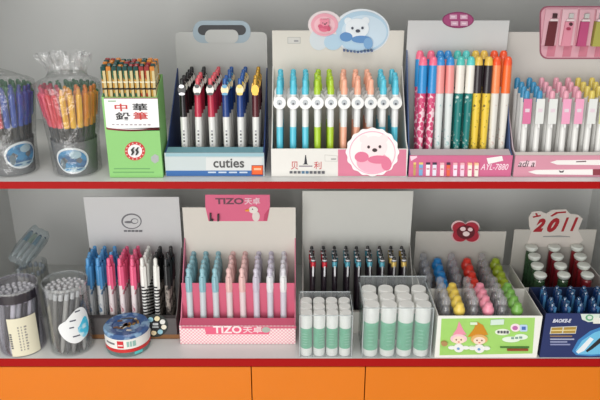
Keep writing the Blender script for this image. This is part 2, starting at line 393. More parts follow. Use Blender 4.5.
# ---- pencil box
def pencil_box():
    yf = gz(134, 177.5, Z).y; x0 = gz(110, 177.5, Z).x; x1 = gz(163.2, 177.5, Z).x; cx = (x0+x1)/2; d = .05; th = .001
    GREEN = CARD((138, 198, 116))
    hf = at(134, 97, yf).z-Z
    r = thing('pencil_box', 'green and white carton full of gold pencils on the top shelf', 'box', (cx, yf, Z))
    fp = MB().box(x0-cx, x1-cx, 0, th, 0, hf, GREEN).build('front_panel', r)
    for X in (x0-cx, x1-cx-th):
        MB().prism([(th, 0), (th, hf), (.03, hf+.016), (d, hf+.022), (d, 0)], X, X+th, GREEN, axis='x').build('side_panel', r)
    MB().box(x0-cx, x1-cx, d, d+th, 0, hf+.022, GREEN).build('back_panel', r)
    MB().box(x0-cx+th, x1-cx-th, th, d, 0, .001, GREEN).build('bottom', r)
    Wp = CARD((240, 240, 240)); DR = M((120, 20, 28), .5); BK = M((26, 24, 26), .5); RD = M((196, 44, 40), .5)
    def wave(y, k=0): return [(x, y+2.6*((x-133)/27)*abs((x-133)/27)*-0.0+(2.2*math.sin((x-104)/56*math.pi))) for x in range(105, 161, 3)]
    # edges of the face in the photo frame
    def ex(py, s):
        t = (py-97)/80.5; return (103.8+6.4*t) if s == 0 else (157.0+5.9*t)
    dq = Decal(yf)
    top = [(ex(97.4, 0), 97.6), (ex(97.4, 1)+.6, 97.6)]
    low = [(ex(127, 1)+.3, 128.6)]+[(x, 127.5+1.9*math.sin((x-106)/52*math.pi)-.0) for x in range(160, 107, -4)]+[(ex(127, 0)+.2, 127)]
    dq.poly(top+[(p[0], p[1]+1.9) for p in low], DR)
    dq.poly([(top[0][0], 98.6), (top[1][0], 98.6)]+low, Wp)
    dq.build('printed_white_panel', fp)
    for ch, bx, m in (('中', (115, 103.6, 127, 111), RD), ('華', (133, 103.4, 147, 110.8), BK), ('鉛', (116, 112.2, 130, 120), BK), ('筆', (133.5, 112, 147.5, 119.6), RD)):
        text(ch, bx, yf-.0004, m, fp, bold=.012)
    e = Decal(yf); C0 = (135, 151)
    e.poly(ell(*C0, 10.2, 9.4), RD); e.poly(ell(*C0, 7.2, 6.6), Wp)
    for k in range(14):
        a = 2*math.pi*k/14; e.poly(ell(C0[0]+8.7*math.cos(a), C0[1]+8*math.sin(a), .7, .7, 8), CARD((235, 190, 180)))
    for ox in (-2.2, 2.2):
        e.poly([(C0[0]+ox+1.8, 147), (C0[0]+ox+.4, 147.2), (C0[0]+ox-1.8, 149.4), (C0[0]+ox-.4, 151.6), (C0[0]+ox-1.6, 154.6), (C0[0]+ox-.2, 154.8), (C0[0]+ox+1.8, 152), (C0[0]+ox+.4, 149.8)], BK)
    e.build('printed_emblem', fp)
    s = Decal(yf); s.poly([(151, 157), (155, 154), (158.6, 156), (158.8, 161), (155, 163.4), (151.4, 161)], M((166, 170, 168), .4)); s.build('seal_sticker', fp)
    t = Decal(yf)
    for y, a, b in ((168.2, 114, 150), (171.8, 113, 154), (104.6-4, 108, 116)): t.poly(rect(a, y, b, y+.9), M((104, 160, 96), .6))
    for k in range(9): t.poly(rect(112+k*4.5, 124, 114.5+k*4.5, 124.9), M((170, 160, 165), .6))
    t.build('printed_small_lines', fp)
    # pencils
    n, rows = 10, 5; w = (x1-x0-2*th)/n; rr = w*.47
    zt = at(134, 66.5, yf+.005).z-Z; L = zt-.001
    GOLD = M((196, 150, 66), .3, .25, .2, .05, 50); PATT = patt((190, 142, 60), (28, 92, 72), 150, 'noise', .54, .3); PATR = patt((196, 148, 66), (160, 54, 36), 150, 'noise', .55, .3)
    TEAL = PL((28, 74, 70)); DRD = PL((150, 50, 50)); OR = PL((210, 130, 50))
    me = {}
    for k, (pm, em) in enumerate(((PATT, TEAL), (PATR, DRD), (GOLD, OR))):
        b = MB(); b.lathe([(rr, .0), (rr, L*.965)], pm, 6); bd = MB()
        ci = b.slot(M((232, 216, 164), .25, .2, .2, .05, 50)); b.mi = [ci if q_ == 4 else m_i for q_, m_i in enumerate(b.mi)]  # one facet coloured cream as a painted highlight down the shiny gold barrel
        bd.lathe([(rr*1.02, L*.8), (rr*1.02, L*.815)], BLACK, 6); bd.lathe([(rr*1.02, L*.86), (rr*1.02, L*.872)], PL((236,230,200)), 6)
        e_ = MB(); e_.lathe([(rr, L*.965), (rr, L-.001), (rr*.8, L)], em, 6)
        me[k] = [('barrel', proto_mesh('barrel', b)), ('band', proto_mesh('band', bd)), ('painted_end', proto_mesh('painted_end', e_))]
    rn = ['front row', 'second row', 'middle row', 'fourth row', 'back row']
    for j in range(rows):
        for i in range(n):
            k = [0, 2, 0, 0, 0, 0, 0, 1, 1, 2][i] if j == 0 else random.choice((0, 0, 1, 2))
            o = thing('pencil', f"gold pencil with {['dark green','dark red','orange'][k]} end, {ORD[i]} from left in {rn[j]} of pencil carton", 'pencil',
                (x0+th+w*(i+.5), yf+th+.0005+rr+j*(rr*2.02), Z+.0012+j*.0012+random.uniform(0, .002)*(j > 0)), 'gold pencils in the green carton', (0, 0, math.radians(random.choice((0, 30)) if j else 30)))
            for nme, m_ in me[k]: link(nme, m_, o)
pencil_box()
# ---- pen kinds
def k_charm(L, S, r, top, charm, charm2, btn):
    lo = MB(); lo.lathe([(.0012, 0), (.003, .008), (r, .022), (r*1.08, S[0])], PL((224, 224, 220)), 12)
    for k in range(5): lo.box(-.0012, .0012, -r*1.06-.0003, -r, S[0]*.45+k*.005, S[0]*.45+k*.005+.003, BLACK if k % 2 else M((150,150,155), .4))
    up = MB(); cyl(up, top, S[0], L*.93, r*1.1, r, .003)
    cl = MB(); zc = S[1]
    disc_front(cl, charm, zc, -r*1.05, r*1.15, .0022, 1.35); disc_front(cl, charm2, zc+r*1.0, -r*1.05-.002, r*.75, .0012, .7); disc_front(cl, charm2, zc-r*1.25, -r*1.05-.0004, r*.9, .002, .45)
    bt = MB(); cyl(bt, btn, L*.93, L, r*.62, r*.62, .002)
    return [('lower_barrel', lo, None), ('upper_barrel', up, None), ('clip', cl, 'pale decorated clip'), ('push_button', bt, None)]
def k_tag(L, S, r, c, tagm):
    lo = MB(); lo.lathe([(.0015, 0), (r*.9, .012), (r, .02), (r, S[1])], c, 12)
    mid = MB(); cyl(mid, PL((226, 228, 226)), S[1], S[0], r*1.0)
    cap = MB(); cap.lathe([(r*1.02, S[0]), (r*1.06, L*.9), (r*.82, L*.92), (r*.82, L*.985), (r*.45, L)], c, 12)
    tg = MB(); zc = S[2]
    disc_front(tg, tagm, zc, -r-.0003, .0092, .0012, 1.0, 18); disc_front(tg, PL((176, 182, 186)), zc+.0006, -r-.0014, .0042, .0004, 1.0, 14)
    disc_front(tg, PL((70, 70, 76)), zc-.0012, -r-.0017, .0016, .0004, .9, 10)
    return [('lower_barrel', lo, None), ('white_sleeve', mid, 'white middle section'), ('cap', cap, None), ('round_tag', tg, 'white round picture tag')]
def k_marker(L, S, r, tip, up, lo):
    a = MB(); a.lathe([(r*.55, 0), (r*.7, .01), (r*.95, S[0]*.98), (r*.95, S[0])], lo, 14)
    b = MB(); cyl(b, up, S[0], S[1], r*1.06, r*1.0)
    c = MB(); c.lathe([(r*1.0, S[1]), (r*.95, L*.955), (r*.8, L*.985), (r*.45, L)], tip, 14)
    d = MB(); d.box(-.0016, .0016, r*1.02, r*1.02+.0016, S[0]+.006, S[1]-.002, up)
    return [('barrel', a, 'printed lower barrel'), ('cap', b, None), ('cap_tip', c, None), ('clip', d, None)]
def k_click(L, S, r, body, btn, cardm, cz):
    lo = MB(); lo.lathe([(.0012, 0), (.003, .008), (r, .02), (r, L*.86)], body, 12)
    bt = MB(); cyl(bt, btn, L*.85, L, r*1.0, r*.95, .004)
    cl = MB(); cl.box(-.0015, .0015, -r-.0026, -r-.0012, L*.55, L*.88, PL((236, 236, 234))); cl.box(-.0015, .0015, -r-.0014, -r+.001, L*.845, L*.88, PL((236,236,234)))
    out = [('barrel', lo, None), ('push_button', bt, None), ('clip', cl, None)]
    if cardm:
        cd = MB(); cd.box(-.006, .006, -r-.0036, -r-.0029, S[1], S[0], cardm)
        cd.box(-.0032, .0032, -r-.0039, -r-.0036, (S[0]+S[1])/2-.001, (S[0]+S[1])/2+.004, PL((224, 206, 214))); 
        out.append(('paper_card', cd, 'small printed card'))
    return out
def k_gel(L, S, r, top, lo):
    a = MB(); a.lathe([(.0012, 0), (.0034, .01), (r*.92, .02), (r*.95, S[0])], lo, 12)
    b = MB(); cyl(b, top, S[0], L*.9, r*1.05, r*.95)
    c = MB(); cyl(c, top, L*.9, L, r*.72, r*.7, .003)
    d = MB(); T = Matrix.Rotation(.7, 4, 'Z'); d.box(-.002, .002, -r-.0034, -r-.0018, S[0]-.006, L*.9, top, T); d.box(-.002, .002, -r-.002, -r+.001, L*.86, L*.9, top, T)
    return [('lower_barrel', a, 'printed lower barrel'), ('upper_barrel', b, None), ('push_button', c, None), ('clip', d, None)]
def k_pearl(L, S, r, lo, up, btn):
    a = MB(); a.lathe([(r*.55, 0), (r*.9, .004), (r*1.0, .012), (r*.94, S[0]*.6), (r*.98, S[0])], lo, 14)
    b = MB(); b.lathe([(r*.98, S[0]), (r*1.12, S[0]+.008), (r*1.05, S[1]-.004), (r*.8, S[1])], up, 14)
    c = MB(); c.lathe([(r*.78, S[1]), (r*.6, S[1]+.006), (r*.82, L-.007), (r*.8, L-.003), (r*.4, L)], btn, 12)
    d = MB(); d.box(-.0014, .0014, -r*1.1-.0022, -r*1.1-.0008, S[0]+.004, S[1]-.001, up); d.box(-.0014, .0014, -r*1.1-.001, -r*.8, S[1]-.004, S[1]-.001, up)
    return [('lower_barrel', a, None), ('upper_barrel', b, None), ('push_button', c, None), ('clip', d, None)]
def k_dark(L, S, r, band):
    a = MB(); a.lathe([(.0012, 0), (.0034, .01), (r*.92, .02), (r, S[1])], PL((36, 28, 36)), 12)
    b = MB(); cyl(b, band, S[1], S[0], r*1.12)
    c = MB(); c.lathe([(r, S[0]), (r*.9, S[0]+.004), (r*.86, L*.9), (r*.7, L*.93)], patt((205, 205, 208), (54, 50, 54), 70, 'wave', .55, .25), 12)
    d = MB(); cyl(d, BLACK, L*.93, L, r*.6, r*.62, .002)
    e = MB(); e.box(-.0013, .0013, -r-.0026, -r-.0012, S[1]-.016, L*.88, SILVER); e.box(-.0013, .0013, -r-.0014, -r*.7, L*.85, L*.88, SILVER)
    return [('barrel', a, None), ('grip_band', b, 'coloured band'), ('upper_barrel', c, None), ('push_button', d, None), ('clip', e, None)]
# ---- display with charm pens
d = display('pen_display', 'blue-sided pen display with rounded topper and black lettering beside pencil carton', 166, 264.5, 176.2, 153, 68, 32, .15, Z,
    CARD((42, 66, 120)), CARD((196, 206, 206)), CARD((196, 197, 193)), hb_round=.008)
CR = PL((186, 44, 70)); NV = PL((28, 62, 128)); BR = M((88, 28, 36), .25, .2, .4); BKP = M((30, 30, 32), .2, .3, .4)
PWc = PL((232, 228, 220)); CRM = PL((236, 216, 170)); GLD = M((206, 160, 60), .3, .5, .2)
kk = [(k_charm, BKP, BKP, SILVER, BKP), (k_charm, CR, PWc, BLACK, PL((220, 90, 100))), (k_charm, CR, PWc, BLACK, PL((220, 90, 100))), (k_charm, NV, CRM, PL((70, 150, 190)), PL((40, 90, 160))),
      (k_charm, NV, CRM, PL((230, 200, 90)), PL((40, 90, 160))), (k_charm, BR, GLD, GLD, GLD)]
kA = (k_charm, BKP, PWc, BLACK, BLACK); kB = (k_charm, BR, GLD, GLD, GLD)
pens(d, kk, [183.5, 197.5, 212, 226.5, 240.5, 255.5], 118, 78, 68.5, 5, .0225, .027, 147, math.radians(7), .0049, [117.5, 90], CARD((112, 160, 172)), CARD((110, 116, 122)),
    'the blue-sided display', 'charm pens in blue-sided display', 'ballpoint_pen', ['black pen', 'red pen', 'red pen', 'navy pen', 'navy pen', 'dark brown pen'],
    rowkind=lambda i, k: ((kA, 'black pen with white charm') if (i in (0, 1) and k > 0 and (i == 0 or k > 2)) else None))
f = d['fp']
q = Decal(d['yf'])
q.poly([(165.9, 170.6), (263.6, 170.6), (263.2, 176), (166.4, 176)], CARD((52, 104, 168)))
q.poly([(165.7, 153.2), (263.9, 153.2), (263.8, 156.4), (165.7, 156.4)], CARD((150, 186, 196)))
q.poly([(206, 157.4), (262, 157.4), (261.6, 170.2), (206, 170.2)], CARD((214, 216, 214)))
q.build('printed_bands', f)
text('cuties', (213.5, 158.6, 244, 167.6), d['yf']-.0006, BLACK, f, bold=.015)
q = Decal(d['yf']-.0005); q.poly(rect(251.5, 165.2, 263.2, 175), CARD((150, 60, 50))); q.poly(rect(252.3, 166, 262.4, 174.2), M((240, 96, 30), .5)); q.poly(rect(254, 168, 261, 170), CARD((250, 190, 150))); q.build('price_sticker', f)
q = Decal(d['yf']-.0005)
for k in range(4): q.poly(rect(208+k*10.5, 171.6, 216+k*10.5, 173), CARD((200, 214, 228)))
q.build('printed_small_lines', f)
# plain rounded topper standing above the card
q = Decal(d['yb'], th=.0006)
q.poly(rrect(193, 20.5, 250.5, 43, 10), M((160, 178, 188), .5)); q.poly(rrect(198, 25, 246, 35, 5), M((46, 48, 52), .5)); q.poly(rrect(205, 29.5, 238.5, 43, 6), CARD((196, 197, 193)))
q.build('topper', d['bp'], 'pale blue rounded topper')
# ---- bear display
d = display('pen_display', 'white pen display with blue oval topper of a teddy bear', 271.5, 406.5, 176.6, 148.8, 66, 30.5, .1, Z, WHITE, WHITE, CARD((212, 208, 198)))
CY = PL((90, 196, 218)); LG = PL((172, 206, 50)); PE = PL((242, 178, 150)); TG = PL((232, 232, 230))
cs = [CY]*3+[LG]*2+[PE]*3+[CY]*2; cn = ['cyan pen']*3+['lime green pen']*2+['peach pen']*3+['cyan pen']*2
pens(d, [(k_tag, c, TG) for c in cs], [279.5, 292.8, 305.6, 318, 330.8, 344, 357, 369.6, 382.6, 395.6], 115, 79, 69, 4, .0145, .0145, 149, math.radians(6), .0048, [95, 127.5, 103.2],
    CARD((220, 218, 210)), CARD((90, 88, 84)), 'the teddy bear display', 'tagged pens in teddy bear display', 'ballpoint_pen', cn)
f = d['fp']; yf = d['yf']
q = Decal(yf); q.poly([(338, 149.4), (406.4, 149.4), (405.9, 176), (338, 176)], CARD((214, 124, 150))); q.build('printed_pink_area', f)
PKL = CARD((244, 236, 234)); PKD = CARD((222, 120, 150)); PKM = CARD((238, 176, 194)); EYE = M((60, 40, 44), .4)
def bear(q, cx, cy, s, fur, mid, dark, eye, scarf):
    q.poly(ell(cx-.78*s, cy-.62*s, .34*s, .32*s, 16), fur); q.poly(ell(cx+.74*s, cy-.66*s, .34*s, .32*s, 16), fur)
    q.poly(ell(cx-.1*s, cy+1.15*s, 1.25*s, .85*s, 24), mid)
    q.poly(ell(cx, cy, 1.02*s, .86*s, 26), fur)
    q.poly(ell(cx-.95*s, cy+.75*s, .55*s, .4*s, 18), scarf); q.poly(ell(cx+.35*s, cy+.95*s, .85*s, .32*s, 18), scarf); q.poly(ell(cx+.95*s, cy+1.3*s, .4*s, .5*s, 16), dark)
    q.poly(ell(cx-.42*s, cy-.02*s, .11*s, .12*s, 10), eye); q.poly(ell(cx+.45*s, cy-.04*s, .11*s, .12*s, 10), eye); q.poly(ell(cx+.05*s, cy+.22*s, .2*s, .14*s, 12), eye)
q = Decal(yf-.0008, th=.00012)
sc = [(372.4+(26.2+.7*math.cos(16*t))*math.cos(t), 152.0+(24.0+.7*math.cos(16*t))*math.sin(t)) for t in [2*math.pi*i/96 for i in range(96)]]
q.poly(sc, CARD((246, 242, 240))); q.poly(ell(372.4, 152.6, 23.2, 21.6, 40), PKM); q.poly(ell(372.4, 152.6, 22.2, 20.6, 40), CARD((246, 238, 236)))
bear(q, 374, 147, 13, CARD((244, 226, 226)), PKM, PKD, EYE, PKD)
q.build('bear_badge', f, 'round white badge of a pink teddy bear')
text('贝', (291, 161.6, 298, 169.4), yf, M((196, 70, 74), .5), f); text('利', (314, 161.6, 321.4, 169), yf, M((196, 70, 74), .5), f)
q = Decal(yf); q.poly([(305.2, 155), (306, 155), (307.2, 163.6), (308.4, 164.4), (302.6, 164.4), (304.2, 163.4)], M((34, 36, 46), .5)); q.poly(rect(299, 165.6, 312.4, 166.6), M((130, 120, 130), .5))
for k in range(9): q.poly(rect(289.6+k*4, 171, 292.6+k*4, 173.4), M((70, 110, 140) if k in (3, 4) else (90, 90, 96), .5))
q.build('printed_tower_mark', f)
q = Decal(yf); q.poly([(324.6, 154.6), (337.6, 155.6), (337.4, 161.6), (324.8, 161.2)], CARD((198, 196, 190))); q.poly([(325.1, 155.2), (337.1, 156.1), (336.9, 161.1), (325.3, 160.7)], WHITE); q.poly(rect(331, 158.2, 336, 159.8), CARD((170,168,166))); q.build('paper_sticker', f)
q = Decal(d['yb'], th=.0003)
BL1 = CARD((176, 204, 222)); BL2 = CARD((120, 164, 204)); BL3 = CARD((92, 140, 192)); WB = CARD((226, 232, 236))
q.poly(ell(361.5, 31.2, 28, 22.4, 44), CARD((222, 228, 232))); q.poly(ell(325, 24.6, 17, 14, 30), CARD((226, 216, 216))); q.poly(ell(319, 39.5, 9.5, 10.6, 24), CARD((206, 214, 218))); q.poly(ell(333, 42, 9, 8, 20), BL1)
q.poly(ell(362, 31.4, 26, 20.4, 40), BL1); q.poly(ell(364, 32, 22.5, 17, 40), CARD((200, 218, 230)))
q.poly(ell(324.5, 24.6, 13.6, 11.4, 30), CARD((232, 164, 178))); q.poly(ell(324.5, 25, 10.4, 8.6, 26), CARD((236, 190, 198)))
bear(q, 357, 28, 11.5, WB, BL1, BL2, M((50, 56, 74), .4), BL3)
bear(q, 324.5, 22.5, 4.4, CARD((230, 140, 160)), CARD((220, 110, 136)), CARD((200, 80, 110)), EYE, CARD((206, 90, 120)))
for k in range(9): q.poly(rect(343+k*3.4, 50.4-abs(k-4)*.35, 345+k*3.4, 52-abs(k-4)*.35), M((70, 90, 130), .5))
q.build('topper', d['bp'], 'blue oval topper with teddy bears')
q = Decal(d['yb']); q.poly(rect(287.5, 37, 300.5, 43.6), CARD((176, 176, 170))); q.poly(rect(288.1, 37.6, 299.9, 43), CARD((204, 202, 196))); q.poly(rect(294, 40, 298.4, 41.8), CARD((150, 150, 150))); q.build('paper_sticker', d['bp'])
# ---- marker display
d = display('pen_display', 'pink marker display with small purple oval emblem on its grey back card', 408.5, 510.5, 176.6, 155.5, 50, 20.5, .088, Z, CARD((66, 88, 130)), CARD((206, 104, 142)), CARD((196, 197, 196)))
PKB = patt((206, 70, 116), (238, 206, 214), 160, 'voronoi', .62); TLB = patt((24, 122, 118), (206, 224, 214), 150, 'noise', .66); YLB = patt((232, 200, 66), (70, 60, 40), 170, 'noise', .66)
WHB = patt((224, 222, 214), (190, 130, 110), 130, 'noise', .68); WGB = patt((216, 222, 220), (90, 170, 170), 130, 'noise', .66)
specs = [((240, 110, 140), (44, 142, 206), PKB, 'blue capped marker'), ((240, 110, 140), (44, 142, 206), PKB, 'blue capped marker'), ((52, 140, 206), (236, 150, 146), WGB, 'salmon capped marker'), ((52, 140, 206), (236, 150, 146), WGB, 'salmon capped marker'),
    ((80, 190, 180), (232, 226, 216), TLB, 'white capped marker'), ((90, 200, 196), (236, 232, 222), TLB, 'white capped marker'), ((226, 188, 80), (36, 24, 30), YLB, 'black capped marker'), ((226, 188, 80), (36, 24, 30), YLB, 'black capped marker'),
    ((240, 86, 40), (246, 140, 84), WHB, 'orange capped marker'), ((240, 86, 40), (240, 110, 44), WHB, 'orange capped marker')]
pens(d, [(k_marker, PL(s[0]), PL(s[1]), s[2]) for s in specs], [421.5, 431, 440, 449.8, 459, 468, 477, 486, 495, 504.5], 110, 56.5, 50.5, 2, .024, .026, 149, math.radians(7), .0063, [94, 66],
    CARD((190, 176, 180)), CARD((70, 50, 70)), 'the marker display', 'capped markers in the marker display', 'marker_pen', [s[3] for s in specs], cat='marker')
f = d['fp']; yf = d['yf']
q = Decal(yf)
for k, (a, b, c_, e_) in enumerate(((413.5, 416, (190, 160, 90), 0), (419, 423, (120, 170, 210), 0), (426, 430, (240, 236, 238), 1), (432.5, 436.5, (226, 224, 236), 1), (440, 444, (250, 220, 220), 2), (446.5, 450, (226, 100, 66), 1), (453, 457, (244, 226, 240), 2), (460, 464, (240, 210, 226), 2), (467.5, 471.5, (250, 240, 226), 3), (474, 478, (246, 232, 220), 3))):
    q.poly([(a, 164.5), (b, 164.2), (b-.6, 175.5), (a-.2, 175.5)], CARD(c_)); q.poly(rect(a, 162.4, b, 164.4), CARD([(230, 200, 120), (60, 44, 70), (240, 180, 190), (250, 200, 160)][e_])); q.poly(rect(a+.4, 168, b-.8, 169.2), CARD((200, 120, 140)))
q.build('printed_markers', f)
text('AYL-7880', (480.5, 163.8, 508.6, 169.8), yf, CARD((246, 226, 234)), f, shear=.25)
q = Decal(yf-.0003); q.poly([(486.6, 158.2), (502, 155.9), (503.2, 160.6), (488.2, 164)], CARD((240, 238, 234))); q.build('paper_sticker', f)
q = Decal(yf)
q.poly([(410, 156.2), (417, 155.8), (417, 157.4), (411, 161)], CARD((244, 206, 220))); q.build('printed_flourish', f)
q = Decal(d['yb'], th=.0004)
q.poly(ell(458, 20, 15.8, 8.2, 34), CARD((130, 40, 92))); q.poly(ell(458, 20, 14.6, 7.2, 34), CARD((158, 62, 112)))
for (a, b) in ((449.6, 14.6), (460, 14.6), (450.6, 21), (460, 21)): q.poly(rect(a, b, a+7.2, b+4.4), CARD((204, 160, 182))); q.poly(rect(a+1.4, b+1.4, a+5.4, b+2.8), CARD((224, 200, 210)))
q.build('topper', d['bp'], 'small purple oval emblem')
# coloured lip blocks under the markers
# ---- white click pen display at the right end
d = display('pen_display', 'pale pink pen display with big striped picture header at the right end', 513, 640, 176.8, 155.5, 74, 32, .1, Z, CARD((200, 180, 186)), CARD((212, 146, 164)), CARD((196, 192, 186)))
WT = PL((228, 228, 224)); CRD = {'p': CARD((232, 160, 190)), 'h': CARD((214, 116, 156)), 'w': CARD((222, 224, 220)), 'y': CARD((206, 206, 150))}
bt = {'b': PL((58, 142, 186)), 'p': PL((226, 160, 176)), 'y': PL((216, 196, 96))}
kk = [(k_click, WT, bt['b'], CRD['h'], 0), (k_click, WT, bt['b'], CRD['w'], 0), (k_click, WT, bt['p'], CRD['w'], 0), (k_click, WT, bt['p'], CRD['p'], 0), (k_click, WT, bt['p'], CRD['p'], 0), (k_click, WT, bt['y'], CRD['w'], 0), (k_click, WT, bt['y'], CRD['y'], 0), (k_click, WT, bt['y'], CRD['y'], 0)]
noc = {('b'): (k_click, WT, bt['b'], None, 0), 'p': (k_click, WT, bt['p'], None, 0), 'y': (k_click, WT, bt['y'], None, 0)}
names = ['blue topped white pen']*2+['pink topped white pen']*3+['yellow topped white pen']*3
pens(d, kk, [526.5, 539, 552, 565.5, 578, 590, 602.5, 615], 115, 90.5, 77.5, 4, .0165, .017, 152, math.radians(7), .0046, [99, 124],
    CARD((216, 208, 202)), CARD((150, 140, 136)), 'the striped header display', 'white click pens in the striped header display', 'ballpoint_pen', names,
    rowkind=lambda i, k: ((noc['bbpppyyy'[i]], names[i]) if k > 0 else None))
f = d['fp']; yf = d['yf']
text('adi a', (518, 160.4, 535, 166.8), yf, M((70, 56, 60), .5), f, shear=.2)
q = Decal(yf); q.poly([(517.6, 166), (520, 161.4), (536, 160.6), (535.4, 166.6)], CARD((236, 206, 214)))
WPn = CARD((240, 236, 232)); SHD = CARD((190, 132, 148))
q.poly([(550, 162.2), (557, 160.2), (640, 159.4), (640, 165.4), (557, 164.6)], WPn); q.poly([(576, 161.2), (586, 160.6), (586, 161.8), (576, 162.2)], M((110, 90, 96), .5))
q.poly([(528, 171.8), (536, 169.8), (592.6, 169.2), (592.6, 174.8), (536, 174.2)], WPn); q.poly([(558.6, 170), (561.4, 171.2), (564, 170), (563, 172.4), (559.6, 172.4)], M((70, 60, 66), .5)); q.poly(rect(592.6, 169.2, 616, 174.8), M((140, 60, 70), .5))
q.build('printed_pens', f)
q = Decal(d['yb'], th=.0004)
q.poly(rrect(539.5, 6, 648, 59, 8), CARD((150, 84, 102)))
q.poly(rrect(541, 7.4, 646.5, 57.6, 7), CARD((214, 160, 172)))
for k in range(6): q.poly([(548+k*16, 45), (556+k*16, 45), (554+k*16, 56.5), (546+k*16, 56.5)], CARD((200, 120, 138)))
for k in range(6): q.poly([(545+k*17, 9), (560+k*17, 9), (555+k*17, 45), (540.6+k*17, 45)], CARD((222, 182, 190) if k % 2 else (216, 168, 178)))
for k, (a, c_) in enumerate(((543.6, (96, 24, 34)), (559.6, (216, 140, 158)), (574.6, (180, 70, 116)), (589.6, (166, 162, 76)), (606, (110, 150, 170)))):
    q.poly([(a+4.4, 21), (a+12.8, 21), (a+9, 45.4), (a, 45.4)], CARD(c_)); q.poly([(a+8.4, 13), (a+12.6, 13), (a+12, 17.6), (a+7.6, 17.6)], CARD((60, 24, 30) if k == 0 else (190, 190, 186)))
    q.poly([(a+5.6, 18.6), (a+13, 18.6), (a+12.8, 20.6), (a+5, 20.6)], CARD((226, 206, 208)))
    if k == 1: q.poly(ell(a+9.4, 23.5, 1.8, 1.8, 10), CARD((70, 30, 40))); q.poly(ell(a+7, 28, 2.2, 1.6, 10), CARD((160, 50, 80)))
q.build('picture_header', d['bp'], 'pink striped header picturing pens')

# ================================================================== LOWER SHELF
Z = 0.0
CLEAR = film((254, 255, 255), .03, (225, 228, 230), .04, .07)
def clear_tub(label, pxb, pb, pxt, ptop, R, penlabel, penmats, endmat, group, n_rings, Lfrac, spiral, Y=None, tint=CLEAR, pname='ballpoint_pen', pr=.0041):
    c = gz(pxb, pb, 0); c = Vector((c.x, c.y+R+.0005, 0))
    h = at(pxt, ptop, c.y).z
    t = thing('clear_tub', label, 'plastic tub', c)
    MB().lathe([(R, 0), (R, h), (R-.0011, h), (R-.0011, .0012), (.0004, .0012), (.0004, 0)], tint, 36, caps=False).build('wall', t)
    MB().lathe([(R+.0007, h-.004), (R+.0007, h+.0006), (R-.0012, h+.0006), (R-.0012, h)], film((230,232,232), .25, (225,228,230), .2, .1), 36, caps=False).build('rim', t)
    L = h*Lfrac
    en = MB(); cyl(en, endmat, L*.9, L, pr*.9, pr*.85, .002, 10); em = proto_mesh('end_cap', en); pms = []
    for pm in penmats:
        lo = MB(); lo.lathe([(.001, 0), (.0028, .006), (pr, .014), (pr, L*.9)], pm, 10)
        pms.append([('barrel', proto_mesh('barrel', lo)), ('end_cap', em)])
    for ri in range(n_rings):
        rr = R-.0016-pr*1.15-ri*pr*2.25
        if rr < 0: break
        nn = max(1, int(2*math.pi*rr/(pr*2.2)))
        for i in range(nn):
            a = 2*math.pi*i/nn+ri*.3
            a2 = a+(spiral/max(.5, rr/(R*.8)) if nn > 1 else 0)*(rr/R)
            B = Vector((rr*math.sin(a), -rr*math.cos(a), .0014)); T_ = Vector((rr*math.sin(a2), -rr*math.cos(a2), L))
            o = thing(pname, f"{penlabel} {'at the outside' if ri == 0 else 'in the middle'} of {group}", 'pen', c+B, f"pens {'at the outside' if ri == 0 else 'in the middle'} of {group}")
            dv = (T_-B).normalized(); o.rotation_mode = 'QUATERNION'; o.rotation_quaternion = Vector((0,0,1)).rotation_difference(dv)
            for nme, me in pms[(i*7+ri) % len(pms)]: link(nme, me, o)
    return t, c, h
def wrap(t, R, z0, z1, a0, a1, lift, m, name, shape=None, n=20):
    """label bent round a tub; shape(u)->(z0,z1) for u in 0..1"""
    mb = MB(); vs = []; fs = []
    for q in (lift, lift-.0003):
        for i in range(n+1):
            u = i/n; a = a0+(a1-a0)*u; lo, hi = shape(u) if shape else (z0, z1)
            vs += [((R+q)*math.sin(a), -(R+q)*math.cos(a), lo), ((R+q)*math.sin(a), -(R+q)*math.cos(a), hi)]
    k = 2*(n+1)
    for i in range(n):
        a = 2*i; fs += [[a, a+2, a+3, a+1], [k+a+1, k+a+3, k+a+2, k+a], [a, k+a, k+a+2, a+2], [a+1, a+3, k+a+3, k+a+1]]
    mb.add(vs, fs, m); return mb.build(name, t)
GP = M((92, 92, 96), .3, .2, .1); GP2 = M((112, 108, 106), .35, .2, .1)
# left tub with cream label
t, c, h = clear_tub('clear tub of grey pens with cream text label at the left end', 15.5, 357.5, 12.5, 284, .0365, 'grey pen', [M((176, 184, 184), .25, .2), M((64, 70, 72), .3), M((222, 228, 228), .25, .1)], PL((196, 196, 202)), 'the cream labelled tub', 4, .9, .75, tint=film((250, 248, 252), .04, (200, 196, 206), .05, .08))
wrap(t, .0365, .0015, h*.62, -.12, 1.15, .0006, CARD((228, 222, 196)), 'paper_label')
lw = MB()
for k in range(9):
    for (a0, a1) in ((.28, .34), (.42, .46), (.55, .62+.02*(k % 3))):
        z0 = h*.1+k*.0052
        R_ = .0365+.0007; vs = []
        for a in (a0, a1): vs += [(R_*math.sin(a), -R_*math.cos(a), z0), (R_*math.sin(a), -R_*math.cos(a), z0+.003)]
        lw.add(vs, [(0, 2, 3, 1)], M((150, 146, 140), .6))
R_ = .0365+.0007
for k in range(7):
    vs = []
    for a in (-.1, .0): vs += [(R_*math.sin(a), -R_*math.cos(a), h*.14+k*.0042), (R_*math.sin(a), -R_*math.cos(a), h*.14+k*.0042+.0028)]
    lw.add(vs, [(0, 2, 3, 1)], M((90, 90, 96), .6))
lw.build('printed_lines', t)
wrap(t, .0365, h*.84, h*.98, -1.4, 1.4, .0007, film((130, 120, 138), .25, (84, 78, 92), .1, .1), 'dark_band')
